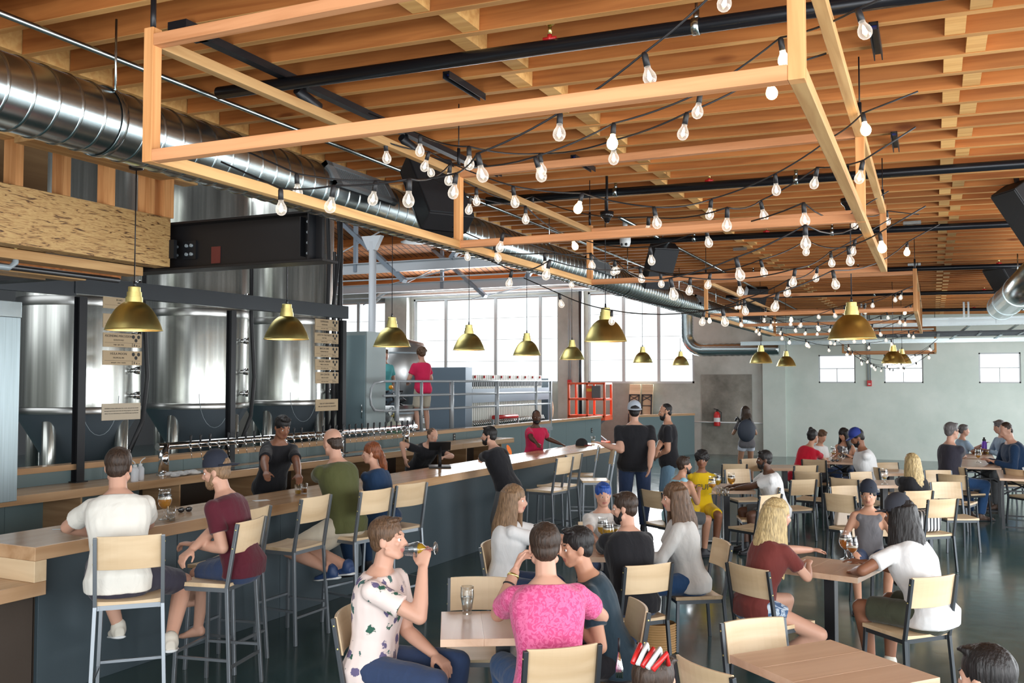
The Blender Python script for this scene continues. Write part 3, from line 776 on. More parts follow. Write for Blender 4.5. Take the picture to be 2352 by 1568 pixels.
def string(nm, pts, hot=(), ends=None, lab=None):
    t = empty('string_light', pts[0], 0, lab, 'string light', 'string lights across the timber frames'); o0 = V(pts[0])
    cord = []
    for a_, b_ in zip(pts, pts[1:]):
        n_ = 6; L_ = (b_ - a_).length
        for k in range(n_):
            u = k / n_; p = a_.lerp(b_, u); p.z -= .05 * L_ * 4 * u * (1 - u) * .55; cord.append(p - o0)
    cord.append(pts[-1] - o0)
    if ends:
        cord = [V(ends[0]) - o0] + cord + [V(ends[1]) - o0]
    MB().tube(cord, .0045, 5).build('cord', BLACKP, t)
    for k, p in enumerate(pts):
        s = bpy.data.objects.new('socket', sock_m); COL.objects.link(s); s.parent = t; s.location = p - o0
        s.rotation_euler = (random.uniform(-.25, .25), random.uniform(-.25, .25), random.uniform(0, 6))
        b_ = bpy.data.objects.new('bulb', hot_m if k in hot else bulb_m); COL.objects.link(b_); b_.parent = s
    return t


for nm, l in RAW.items():
    pts = [at_d(x, y, FPX * .051 / w) + V((0, 0, .095)) for x, y, w in l]
    a_ = V((pts[0].x + .25, pts[0].y - .1, min(pts[0].z + .12, 3.5))); e_ = V((pts[-1].x - .3, pts[-1].y - .05, pts[-1].z + .14))
    string(nm, pts, [k for k, q in enumerate(l) if q[:2] in HOT], (a_, e_), '%s string of globe bulbs from the camera, zigzag across the first timber frame' % ('nearest' if nm == 'front' else nm))
ZZ = [(-2.75, 11.9, 3.05), (-.2, 12.9, 3.35), (-2.7, 13.6, 3.35), (-.2, 14.4, 3.1), (-2.7, 15.2, 3.05), (-.15, 16.0, 3.4), (-2.7, 16.8, 3.3), (-.15, 17.5, 3.05), (-2.7, 18.5, 3.05)]
for k, (a_, b_) in enumerate(zip(ZZ, ZZ[1:])):
    a_ = V(a_); b_ = V(b_); pts = []
    for q in range(7):
        u = (q + .4) / 7; p = a_.lerp(b_, u); p.z -= .32 * 4 * u * (1 - u) * (.6 + .4 * random.random()); pts.append(p)
    string('far', pts, (random.randrange(7),), (a_, b_), 'string of small bulbs across the second timber frame, run %d from the camera' % (k + 1))
ZZ = [(-1.9, 19.6, 3.1), (.1, 21.2, 3.0), (-1.9, 22.6, 2.95), (.05, 25.1, 2.92), (-1.9, 26.6, 2.95)]
for k, (a_, b_) in enumerate(zip(ZZ, ZZ[1:])):
    a_ = V(a_); b_ = V(b_); pts = []
    for q in range(7):
        u = (q + .5) / 7; p = a_.lerp(b_, u); p.z -= .5 * 4 * u * (1 - u); pts.append(p)
    string('farthest', pts, (random.randrange(7),), (a_, b_), 'string of tiny bulbs by the farthest timber frame, run %d from the camera' % (k + 1))

# ================================================================ BAR SYSTEM (turned a little against the room)
BK = 0.046                       # x gained per metre along the bar
BRZ = -math.atan(BK)


def bx(Y): return -5.46 + BK * (Y - 4.42)          # front edge of the bar top


def bcx(Y): return -8.32 + 0.06 * (Y - 6.33)       # front edge of the back counter


def pwx(Y): return -8.93 + 0.05 * (Y - 6.9)        # front of the half wall


BARZ = 1.04
B0 = V((bx(4.42), 4.42, 0)); BL = 11.3
bar = empty('bar_counter', B0, BRZ, 'long pale wood bar with grey panelled front and stepped end', 'bar')
mb = MB()
y = 0
while y < BL - .01:      # butcher block lengths
    y2 = min(BL, y + 1.9); mb.box((-.70, y + .0008, BARZ - .092), (0, y2 - .0008, BARZ)); y = y2
mb.build('bar_top', MAPLEY, bar, bevel=.004)
MB().box((-.70, -.001, .806), (0, .09, BARZ - .0925)).build('waterfall_end', MAPLE, bar, bevel=.003)
MB().box((-1.5, -2.1, .714), (0, .09, .8055)).build('low_counter', MAPLEY, bar, bevel=.004)
mb = MB(); y = .1
while y < BL - .1:
    y2 = min(BL - .05, y + 1.22); mb.box((-.13, y + .002, .0), (-.095, y2 - .002, BARZ - .093)); y = y2
mb.build('front_panel', BARFACE, bar, bevel=.002)
MB().box((-.62, .1, 0), (-.135, BL - .06, BARZ - .095)).box((-1.4, -2.0, 0), (-.12, .08, .713)).build('carcass', DARKIN, bar)
# back counter
K0 = V((bcx(3.2), 3.2, 0)); KL = 14.0; KZ = -math.atan(.06)
bc = empty('back_counter', K0, KZ, 'wooden back counter under the beer taps with dark open shelves', 'counter')
mb = MB(); y = 0
while y < KL - .01:
    y2 = min(KL, y + 2.4); mb.box((-.68, y + .0008, .908), (0, y2 - .0008, 1.0)); y = y2
mb.build('counter_top', MAPLEY, bc, bevel=.004)
y = .02
while y < KL: MB().box((-.66, y, 0), (-.04, y + .022, .907)).build('divider', MAPLED, bc); y += 1.35
MB().box((-.66, .02, .04), (-.05, KL - .02, .06)).box((-.66, .02, .46), (-.12, KL - .02, .48)).build('shelf', MAPLED, bc)
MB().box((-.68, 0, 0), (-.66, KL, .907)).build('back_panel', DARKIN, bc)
# half wall behind with timber cap
W0 = V((pwx(3.2), 3.2, 0)); WZ = -math.atan(.05)
hw = empty('half_wall', W0, WZ, 'long half wall with timber cap between bar and brewery', 'half wall')
mb = MB(); y = 0; WL = 20.6
while y < WL - .01:
    y2 = min(WL, y + 1.22); mb.box((-.12, y + .002, 0), (0, y2 - .002, 1.14)); y = y2
mb.build('wall_panel', PANEL, hw)
MB().box((-.15, 0, 1.1405), (.04, WL, 1.205)).build('timber_cap', MAPLEY, hw, bevel=.003)
hw2 = empty('half_wall', (-7.50, 24.9, 0), -R(27), 'short far stretch of half wall with timber cap before the concrete wall', 'half wall')
MB().box((-.1, 0, 0), (0, 2.5, 1.13)).build('wall_panel', PANEL, hw2)
MB().box((-.13, 0, 1.1305), (.03, 2.5, 1.19)).build('timber_cap', MAPLEY, hw2)
OUTL = plain('outlet_cream', (.5, .48, .44), .5)
for k, (x, y) in enumerate(((1359, 988), (1259, 998), (1043, 1003))):
    r = ray(x, y); tt = (-8.93 + .05 * (0 - 6.9)) / (r.x - .05 * r.y); p = CAM + r * tt
    o = MB().cbox((.004, 0, 0), (.008, .085, .125), 0).cbox((.009, 0, .028), (.004, .035, .03), 1).cbox((.009, 0, -.028), (.004, .035, .03), 1).build('wall_outlet', [BLACKP, OUTL], None, p, (0, 0, WZ))
    tag(o, 'black wall outlet on the half wall, ' + ('farthest, right of the pink shirt bartender', 'close behind the pink shirt bartender', 'above the back counter end')[k], 'outlet')

# ---- tap wall: black posts and header
def twx(Y): return bcx(Y) - .60


t = empty('post_frame', (twx(7.7), 7.7, 1.0), KZ, 'black steel post frame standing on the back counter, carrying menu plaques', 'frame')
for y, wd in ((-1.25, .1), (-.06, .10), (2.3, .09), (4.72, .09)):
    MB().box((-.05, y, .001), (-.045, y + wd, 2.1)).box((.04, y, .001), (.045, y + wd, 2.1)).box((-.045, y + wd / 2 - .012, .001), (.04, y + wd / 2 + .012, 2.1)).box((-.07, y - .03, .0), (.07, y + wd + .03, .012)).build('post', BLACKM, t)
MB().box((-.045, -.12, 2.13), (.045, 4.86, 2.33)).build('header_beam', CHARCOAL, t, bevel=.003)
MB().box((-.03, -1.3, 2.1), (.03, -.1, 2.6)).build('side_panel', CHARCOAL, t)
TAN = plain('plaque_tan', (0.50, 0.37, 0.225), .6); INK = plain('plaque_ink', (.03, .028, .025), .6); TANL = plain('plaque_pale', (0.56, 0.47, 0.35), .6)
ROT = (R(90), 0, R(90))


def plaque(x0, y0, x1, y1, Yh, lines, label, pale=False, hexes=True):
    """menu plaque: pixel corners on the tap wall plane"""
    def on(x, y):
        r = ray(x, y); k0 = -8.92 - .06 * 6.33 + .05
        return CAM + r * (k0 / (r.x - .06 * r.y))
    a_ = on(x0, y0); b_ = on(x1, y1); w = math.hypot(b_.x - a_.x, b_.y - a_.y); z0 = b_.z; z1 = a_.z
    h = abs(z1 - z0)
    t = empty('menu_plaque', ((a_.x + b_.x) / 2, (a_.y + b_.y) / 2, (z0 + z1) / 2), KZ, label, 'sign', 'beer menu plaques')
    MB().box((-.008, -w / 2, -h / 2), (.004, w / 2, h / 2)).build('board', TANL if pale else TAN, t, bevel=.002)
    wl = w * .70 if hexes else w * .88
    cy = -w * .11 if hexes else 0
    for txt, sz, dz in lines: lettering(txt, sz * h, INK, t, (.006, cy, dz * h), ROT, 'CENTER', wl)
    if hexes:
        mb = MB()
        mb.box((.0045, -w * .46, -h * .2), (.0055, w * .46, -h * .185)).box((.0045, w * .24, -h * .46), (.0055, w * .25, -h * .2))
        for hy, hz in ((.27, .27), (.41, .27), (.34, .02)):
            q = h * .145
            mb.add([(.0058, hy * w + q * math.sin(k * math.pi / 3), hz * h + q * math.cos(k * math.pi / 3)) for k in range(6)], [tuple(range(6))])
        for k, hh in enumerate((.17, .11, .06)): mb.box((.0045, w * (.29 + .065 * k), -h * .42), (.0058, w * (.31 + .065 * k), -h * .42 + h * hh))
        mb.build('printed_marks', INK, t)
    return t


L3 = lambda a_, b_, c_: [(a_, .23, .28), (b_, .15, .0), (c_, .11, -.33)]
plaque(237, 680, 327, 714, 8, [('10 HO', .24, .26), ('IMPE', .15, 0)], 'tan menu plaque partly behind the first brass lamp, topmost of the left stack')
plaque(237, 719, 326, 757, 8, L3('', '', ''), 'tan menu plaque mostly hidden by the first brass lamp')
plaque(237, 763, 325, 799, 8, L3('ASCENDING PERCUSSION', 'KOLSCH ALE', 'bright - light - fruity'), 'tan menu plaque just under the rim of the first brass lamp')
plaque(236, 804, 325, 839, 8, L3('HULA MOON', 'TROPICAL IPA', 'pineapple - citrus - vacation'), 'tan menu plaque for a tropical ale, lowest of the left stack')
plaque(234, 927, 322, 962, 8, [('WARNING: Drinking distilled spirits, beer, coolers, wine and other alcoholic', .085, .2), ('beverages may increase cancer risk, and, during pregnancy, can cause birth', .085, .05), ('defects. For more information go to www.P65Warnings.ca.gov/alcohol', .085, -.1)], 'pale plaque with a small boxed warning, below the left menu stack', True, False)
for (x0, y0, x1, y1), l, w_ in (((724, 731, 777, 761), ('SUPERDISC', 'SESSION IPA', 'citrus - juicy - session'), 'topmost'), ((723, 763, 777, 790), ('LATE TO THE PARTY', 'HAZY IPA', 'tropical - hazy - ripe'), 'second from the top'), ((723, 794, 777, 821), ('BATCH ONE', 'FARMHOUSE ALE', 'coriander - pepper - rye'), 'middle'), ((724, 824, 777, 850), ('PACIFIC VISION', 'WEST COAST IPA', 'dank - grapefruit - resin'), 'second from the bottom'), ((725, 854, 777, 880), ('ON CENTER', 'HELLES LAGER', 'malt - honey - biscuit'), 'lowest')):
    plaque(x0, y0, x1, y1, 12, L3(*l), 'small tan menu plaque, %s of the five in the right stack' % w_)
plaque(725, 917, 776, 942, 12, [('TABS LEFT OPEN OVERNIGHT', .15, .12), ('WILL BE CHARGED 20% GRATUITY!', .15, -.12)], 'tan plaque about open tabs, below the five plaque stack', False, False)

# ---- tap tower: three chrome columns, a long tube, the taps
T0 = V((bcx(8.62) - .38, 8.62, 1.0)); TL = 5.6
tt_ = empty('tap_tower', T0, KZ, 'long chrome beer tap tower on the back counter', 'tap tower')
for y in (.08, 1.95, 3.5, 5.3): MB().tube([(0, y, 0), (0, y, .38)], .062, 18).lathe([(.085, 0), (.085, .012), (.062, .02)], 18, (0, y, 0)).build('column', CHROME, tt_)
MB().tube([(0, -.02, .345), (0, TL, .345)], .045, 18).build('manifold', CHROME, tt_)
for k in range(32):
    y = .42 + k * .16
    if y > TL - .08: break
    f = MB().tube([(.04, y, .335), (.085, y, .33)], .014, 8).tube([(.085, y, .345), (.09, y, .3), (.102, y, .27)], [.018, .014, .01], 8).tube([(.085, y, .34), (.086, y, .372)], .01, 8).build('tap', CHROME, tt_)
    if k not in (3, 9, 14): MB().tube([(.086, y, .37), (.088, y, .38), (.092, y, .455), (.093, y, .47)], [.009, .012, .017, .012], 8).build('tap_handle', BLACKP, f)
    MB().tube([(.1, y, .27), (.105, y + .01, .17)], .004, 5).build('spout_tube', CHROME, f)
tag(MB().box((-.2, 0, 0), (.1, 5.0, .012)).build('drip_tray', CHROME, None, (bcx(9.0) - .12, 9.0, 1.0012), (0, 0, KZ)), 'stainless drip tray on the back counter below the taps', 'tray')

# ---- things on the back counter
def squeeze(p, label, side):
    t = empty('squeeze_bottle', p, 0, label, 'bottle', 'squeeze bottles by the tap tower')
    MB().lathe([(0, 0), (.04, 0), (.042, .01), (.042, .13), (.03, .155), (.02, .16), (0, .16)], 16).build('bottle_body', plain('milky_plastic', (.7, .72, .76), .35), t)
    MB().lathe([(.022, .16), (.022, .185), (.012, .19), (0, .19)], 12).tube([(0, 0, .19), (0, 0, .21), (0, side * .03, .235), (0, side * .07, .25)], .006, 6).build('nozzle', WHITEP, t)


squeeze(V((bcx(8.35) - .1, 8.0, 1.0)), 'white squeeze bottle with bent nozzle, nearer of two by the tap tower', -1)
squeeze(V((bcx(8.35) - .16, 8.14, 1.0)), 'white squeeze bottle with bent nozzle, farther of two by the tap tower', 1)
random.seed(3)
mb = MB()
for k in range(16): mb.ball((random.uniform(-.06, .06), random.uniform(-.2, .2), .02 + random.uniform(0, .022)), (random.uniform(.03, .05), random.uniform(.05, .08), random.uniform(.018, .028)), 10, 6)
tag(mb.build('bar_towel', mottled('towel_cotton', (.45, .45, .45), (.68, .67, .65), 20), None, (bcx(8.7) - .1, 8.72, 1.0)), 'crumpled white bar towel on the back counter by the squeeze bottles', 'towel')
t = empty('metal_cabinet', (-7.98, 5.45, 1.0), 0, 'galvanised metal cabinet standing at the left edge of the back counter', 'cabinet')
MB().box((-.42, 0, .002), (0, .80, 1.75)).build('body', streaked('galv_sheet', (.44, .53, .56), .38, 'Z', 60, .8, .2), t, bevel=.004)
MB().box((-.425, -.004, 1.75), (.006, .806, 1.90)).build('hood', GALV, t, bevel=.003)
MB().box((-.01, .05, .02), (.003, .16, .09)).build('label_plate', OUTL, t)

# ================================================================ BREWERY
def tank(X, Y, k, lab):
    t = empty('fermenter_tank', (X, Y, 0), 0, lab, 'tank', 'fermenter tanks behind the taps'); r = .77
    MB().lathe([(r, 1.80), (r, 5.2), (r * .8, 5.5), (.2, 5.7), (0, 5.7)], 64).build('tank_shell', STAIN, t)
    for pr_ in ([(r + .004, 1.72), (r + .008, 1.73), (r + .008, 1.80), (r, 1.81)], [(r, 3.10), (r + .006, 3.12), (r + .006, 3.2), (r, 3.22)]): MB().lathe(pr_, 64).build('band', MATS.get('steel_band') or streaked('steel_band', (.6, .6, .58), .3, 'X', 6, 1, .2), t)
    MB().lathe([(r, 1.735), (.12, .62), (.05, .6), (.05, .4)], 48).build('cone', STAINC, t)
    cx, cy = -X, -Y; a0 = math.atan2(cy, cx)
    for q in (a0 - .55, a0 + .95, a0 + 2.5, a0 - 2.1):
        MB().tube([(r * .83 * math.cos(q), r * .83 * math.sin(q), 0), (r * .83 * math.cos(q), r * .83 * math.sin(q), 1.62), (r * .75 * math.cos(q), r * .75 * math.sin(q), 1.7)], [.085, .085, .04], 16).build('leg', STAIN, t)
    q = a0 + .95
    for z in (1.95, 2.28, 2.75, 3.42):
        d_ = V((math.cos(q), math.sin(q), 0)); p = d_ * r; p.z = z
        MB().tube([p - d_ * .02, p + d_ * .12], .028, 10).tube([p + d_ * .05, p + d_ * .065], .045, 12).tube([p + d_ * .1 + V((0, 0, -.05)), p + d_ * .1 + V((0, 0, .05))], .025, 8).build('valve', CHROME, t)
    d_ = V((math.cos(q + .12), math.sin(q + .12), 0)) * (r + .1)
    MB().tube([d_ + V((0, 0, 4.4)), d_ * 1.01 + V((0, 0, 3.1)), d_ * 1.04 + V((.02, .02, 2.2)), d_ * 1.1 + V((0, -.1, 1.6)), d_ * 1.15 + V((0, -.5, 1.0))], .03, 8).build('hose', BLACKP, t)
    lp = []
    for k2 in range(13):
        a_ = math.pi * k2 / 12; lp.append(V((math.cos(a0 + .3) * (r + .06), math.sin(a0 + .3) * (r + .06), 1.95)) + V((-math.sin(a0), math.cos(a0), 0)) * (.22 * math.cos(a_)) + V((0, 0, -.5 * math.sin(a_))))
    MB().tube(lp, .004, 5).build('sample_line', STEELG, t)


tank(-10.4, 9.04, 0, 'nearest stainless fermenter tank, left of the first black post')
tank(-10.4, 11.25, 1, 'middle stainless fermenter tank between the two brass lamps')
tank(-10.4, 13.5, 2, 'farthest stainless fermenter tank behind the second brass lamp')
for k, (x, dx) in enumerate(((753, 0), (766, 16), (779, 4), (783, -6))):
    p = at_x(x, 700, -9.4); q = at_x(x + dx, 500, -9.4)
    tag(MB().tube([V((p.x, p.y, 0)), p, p.lerp(q, .5) + V((0, .04, 0)), q, q + V((0, 0, .6))], .032, 8).build('hose', BLACKP), 'black hose hanging right of the farthest tank, %s of four' % ('leftmost', 'second', 'third', 'rightmost')[k], 'hose', 'black hoses by the farthest tank')
t = empty('cabinet', (-10.15, 14.6, 0), 0, 'tall pale grey steel cabinet right of the menu plaques', 'cabinet')
CABG = plain('cabinet_grey', (.40, .47, .48), .35, .2)
MB().box((0, 0, 0), (.66, .66, 3.05)).build('body', CABG, t, bevel=.004)
MB().box((.03, -.012, .1), (.63, -.0005, 2.98)).build('door', plain('cabinet_door_blue_grey', (.30, .42, .46), .3, .2), t, bevel=.003)
MB().tube([(.58, -.03, 1.45), (.58, -.03, 1.7)], .01, 6).build('handle', CHROME, t)
# platform with railing
RG = plain('railing_grey', (.36, .39, .41), .4, .3)
P0 = V((-9.02, 14.0, 0)); PZ = -math.atan(.12); PL = 6.6
pf = empty('platform', P0, PZ, 'raised brewing platform with grey tube railing behind the bar', 'platform')
MB().box((-.40, 0, .98), (.05, PL, 1.06)).build('deck', STEELG, pf)
MB().box((-3.3, 1.5, .98), (-.4005, 4.4, 1.06)).build('deck', STEELG, pf)
MB().box((.0, 0, 1.06), (.03, PL, 1.2)).build('toe_board', RG, pf)
for y in (.05, 2.2, 4.4, 6.5): MB().box((-.1, y, 0), (0, y + .08, .98)).build('leg', STEELG, pf)
for z in (2.13, 1.87, 1.6): MB().tube([(0, .35, z), (0, PL, z)], .022, 10).build('rail', RG, pf)
MB().tube([(0, .35, 2.13), (0, .12, 2.1), (0, .02, 2.0), (0, 0, 1.86), (0, .02, 1.72), (0, .12, 1.62), (0, .35, 1.6)], .022, 10).build('rail_end', RG, pf)
for y, w_ in ((.75, .045), (1.5, .03), (2.5, .045), (4.2, .045), (5.9, .03), (6.58, .03)): MB().tube([(0, y, 1.06), (0, y, 2.13)], w_, 10).build('rail_post', RG, pf)
# filter press
t = empty('filter_press', (-10.3, 19.2, 0), 0, 'long grey filter press with rows of pale plates, beyond the platform railing', 'machine')
FB = plain('press_blue_grey', (.15, .20, .25), .4, .3); FP = plain('press_plate_ivory', (.62, .62, .56), .5); FD = plain('press_dark', (.03, .04, .05), .5)
MB().box((-.5, 0, .0), (.5, .35, 2.45)).build('head_frame', FB, t, bevel=.01)
MB().box((-.45, 5.2, .0), (.45, 5.5, 2.2)).build('tail_frame', FB, t, bevel=.01)
MB().box((.42, .35, 1.62), (.5, 5.2, 1.95)).box((-.5, .35, 1.62), (-.42, 5.2, 1.95)).build('side_beam', FB, t)
mb = MB(); mk = MB(); mt = MB()
for k in range(44):
    y = .42 + k * .1
    mb.box((-.4, y, 1.05), (.41, y + .07, 2.28)); mk.box((.411, y + .01, 2.0), (.43, y + .06, 2.12))
    if k % 5 == 2: mt.box((.41, y + .015, 2.2), (.45, y + .055, 2.26))
mb.build('plate_stack', FP, t); mk.build('port_row', FD, t); mt.build('red_marker', REDP, t)
MB().box((-.4, .4, .75), (.5, 5.1, .95)).build('drip_tray', FD, t)
mb = MB()
for k in range(40): mb.tube([(.44, .5 + k * .11, 1.2), (.5, .52 + k * .11, 1.05)], .018, 6)
mb.build('cock_row', CHROME, t)
tag(MB().tube([(-9.75, 20.6, 1.25), (-9.75, 22.0, 1.23)], .05, 10).build('red_tool', REDP), 'red tube lying before the filter press tray', 'tube')
MB().tube([(.55, 1.35, .0), (.55, 1.35, 1.2)], .03, 8).tube([(.55, 2.85, 0), (.55, 2.85, 1.19)], .03, 8).build('rest_post', STEELG, t)
# kettles, gas cylinder
def kettle(x, y, r, z0, z1, lab, dome=True, lz=0):
    t = empty('kettle', (x, y, 0), 0, lab, 'tank')
    MB().lathe([(0, z0), (r, z0), (r, z1), (r * .9, z1 + .1), (.1, z1 + .25), (0, z1 + .25)] if dome else [(0, z0), (r, z0), (r, z1), (r - .02, z1), (r - .02, z1 - .1), (0, z1 - .1)], 40).build('vessel', plain('steel_vessel', (.52, .53, .53), .3, .9), t)
    for k in range(3): q = k * 2.1; MB().tube([(r * .8 * math.cos(q), r * .8 * math.sin(q), lz), (r * .8 * math.cos(q), r * .8 * math.sin(q), z0 + .05)], .04, 8).build('leg', STEELG, t)
    for z in (z0 + .15, z1 - .15): MB().lathe([(r + .001, z - .02), (r + .01, z), (r + .001, z + .02)], 40).build('hoop', STEELG, t)
    return t


k1 = kettle(-9.75, 16.0, .42, 1.10, 1.66, 'short grey steel vessel behind the left end of the railing', False, 1.06)
kettle(-11.9, 19.6, .75, 1.12, 2.95, 'tall steel kettle behind the red shirted brewer', True, 0)
t = empty('pump_hoses', (-9.9, 16.0, 1.65), 0, 'tangle of dark pump hoses on the short vessel', 'hoses')
random.seed(5)
for k in range(7):
    pts = [V((random.uniform(-.3, .3), random.uniform(-.35, .3), random.uniform(0.02, .3))) for _ in range(4)]
    pts[0].z = -.05
    MB().tube(pts, .02, 6).build('hose', BLACKP, t)
MB().box((-.15, -.1, 0), (.15, .15, .3)).build('motor', FB, t, bevel=.02)
MB().ball((.1, -.05, .36), .045, 10, 6).build('stop_button', plain('amber', (.8, .35, .02), .4), t)
p = at_x(905, 995, -9.0); p.z = .7
t = empty('gas_cylinder', (p.x, p.y, 0), 0, 'green and white gas cylinder with gauges behind the half wall', 'gas cylinder')
MB().lathe([(0, 0), (.15, 0), (.15, 1.2), (.145, 1.28)], 24).build('cylinder_body', plain('cylinder_green', (.012, .13, .045), .35), t)
MB().lathe([(.145, 1.28), (.12, 1.37), (.05, 1.43), (.04, 1.46)], 24).build('shoulder', plain('cylinder_ivory', (.6, .62, .5), .4), t)
MB().tube([(0, 0, 1.45), (0, 0, 1.55)], .022, 8).tube([(0, -.09, 1.5), (0, .06, 1.5)], .016, 8).build('valve', BRASS, t)
for k, (yy, zz) in enumerate(((-.1, 1.62), (-.17, 1.56))): MB().tube([(-.01, yy, zz), (.03, yy, zz)], .05, 14).build('gauge', CHROME, t)
# barrel, lift, boards
t = empty('barrel', (-10.55, 25.0, 1.30), 0, 'wooden barrel lying on a stand past the end of the railing', 'barrel')
MX = Matrix.Rotation(R(90), 4, 'Y')
MB().lathe([(0, -.5), (.3, -.5), (.32, -.5), (.39, -.22), (.41, 0), (.39, .22), (.32, .5), (.3, .5), (0, .48)], 30, M=MX).build('staves', wood('barrel_oak', (.36, .25, .16), (.2, .12, .07), 'X', .6, 14, .1, False), t)
for z in (-.45, -.2, .2, .45): MB().lathe([(.325 + .065 * (1 - (abs(z) / .5) ** 1.2), z - .03), (.338 + .065 * (1 - (abs(z) / .5) ** 1.2), z), (.325 + .065 * (1 - (abs(z) / .5) ** 1.2), z + .03)], 30, M=MX).build('hoop', plain('hoop_steel', (.2, .17, .13), .4, .8), t)
for x in (-.3, .3): MB().box((x - .04, -.4, -1.3), (x + .04, -.32, -.2)).box((x - .04, .32, -1.3), (x + .04, .4, -.2)).box((x - .04, -.4, -.5), (x + .04, .4, -.42)).build('stand_leg', MAPLED, t)
t = empty('lift_platform', (-8.8, 25.0, 0), 0, 'orange red platform lift parked before the concrete column', 'lift')
OR = plain('lift_orange', (.75, .10, .03), .45)
mb = MB()
for x in (-.55, .0, .5):
    for y in (-.3, .3): mb.bar((x, y, 1.1), (x, y, 2.06), .055, .055)
for z in (2.06, 1.62, 1.15):
    for y in (-.3, .3): mb.bar((-.55, y, z), (.5, y, z), .055, .055)
    for x in (-.55, .5): mb.bar((x, -.3, z), (x, .3, z), .055, .055)
mb.build('guard_rail', OR, t)
MB().box((-.58, -.33, 1.04), (.53, .33, 1.12)).box((-.02, -.34, 1.62), (.2, -.3, 2.0)).build('floor_pan', OR, t)
MB().box((-.5, -.25, .05), (.5, .25, .45)).build('chassis', OR, t, bevel=.03)
MB().bar((-.4, 0, .45), (.4, 0, 1.04), .08, .06).bar((.4, .12, .45), (-.4, .12, 1.04), .08, .06).build('scissor_arm', STEELG, t)
MB().box((.16, -.40, 1.66), (.42, -.34, 2.0)).build('control_box', plain('control_dark', (.12, .11, .11), .5), t, bevel=.02)
MB().box((.0, -.346, 1.84), (.16, -.3405, 1.92)).build('decal', plain('decal_yellow', (.8, .4, .03), .5), t)
for x in (-.38, .38):
    for y in (-.28, .28): MB().tube([(x, y - .04, .13), (x, y + .04, .13)], .13, 16).build('wheel', BLACKP, t)
for k, x in enumerate((-8.17, -7.78)):
    t = empty('folding_table', (x, 26.85, 0), 0, ('left', 'right')[k] + ' folded beer table leaning upright against the far concrete wall', 'folding table', 'folded tables against the far wall')
    t.rotation_euler = (R(-10), 0, 0)
    MB().box((-.17, 0, 0.02), (.17, .035, 2.06)).build('tabletop', MAPLE, t, bevel=.004)
    mb = MB().box((-.16, -.05, .5), (-.13, 0, 1.75)).box((.13, -.05, .5), (.16, 0, 1.75)).box((-.16, -.05, 1.72), (.16, 0, 1.75)).box((-.16, -.05, 1.4), (.16, 0, 1.42))
    mb.bar((-.15, -.03, 1.72), (.15, -.03, 1.55), .02, .02).bar((.15, -.03, 1.72), (-.15, -.03, 1.55), .02, .02).build('folded_leg', BLACKM, t)
# wall bits
t = empty('fire_extinguisher', at_y(1647, 978, YB - .08), 0, 'red fire extinguisher hung on the concrete wall', 'fire extinguisher')
MB().lathe([(0, 0), (.085, 0), (.09, .02), (.09, .33), (.06, .4), (.025, .42), (0, .42)], 20).build('cylinder_body', REDP, t)
MB().tube([(0, 0, .42), (0, 0, .48)], .02, 8).bar((-.09, 0, .5), (.05, 0, .47), .025, .02).build('valve', BLACKM, t)
MB().tube([(.02, 0, .46), (.13, -.02, .4), (.12, -.02, .15)], .012, 6).build('hose', BLACKP, t)
MB().lathe([(.0915, .12), (.0915, .24)], 20).build('label_band', WHITEP, t)
p = at_y(1647, 930, YB - .012)
t = empty('fire_sign', p, 0, 'red and white arrow sign above the fire extinguisher', 'sign')
MB().box((-.1, 0, -.3), (.1, .008, .3)).build('board', REDP, t)
MB().add([(x, -.002, z) for x, z in ((-.035, .26), (.035, .26), (.035, -.1), (.075, -.1), (0, -.26), (-.075, -.1), (-.035, -.1))], [tuple(range(7))]).build('arrow_mark', WHITEP, t)
lettering('FIRE', .07, REDP, t, (0, -.004, .1), (R(90), R(90), 0))
for (x, y, Yw, w_) in ((1308, 878, YB - .35, 'on the concrete column by the large window'), (1997, 880, YB - .03, 'between the two left small back windows')):
    p = at_y(x, y, Yw); t = empty('alarm_pull', p, 0, 'red alarm box ' + w_, 'alarm')
    MB().box((-.06, -.03, -.08), (.06, .025, .08)).build('alarm_box', REDP, t, bevel=.006)
    MB().box((-.03, -.037, -.035), (.03, -.03, -.005)).build('handle', WHITEP, t)
    for dx in (-.03, .03): MB().tube([(dx, .0, .08), (dx, .0, 4.0 - p.z if x > 1900 else 2.6)], .012, 6).build('conduit', STEELG, t)
p = at_y(1333, 800, YB - .4)
tag(MB().tube([(p.x, p.y, 0), (p.x, p.y, 5.1)], .05, 10).build('downpipe', PIPEB), 'dark vertical pipe beside the concrete column between the large windows', 'pipe')

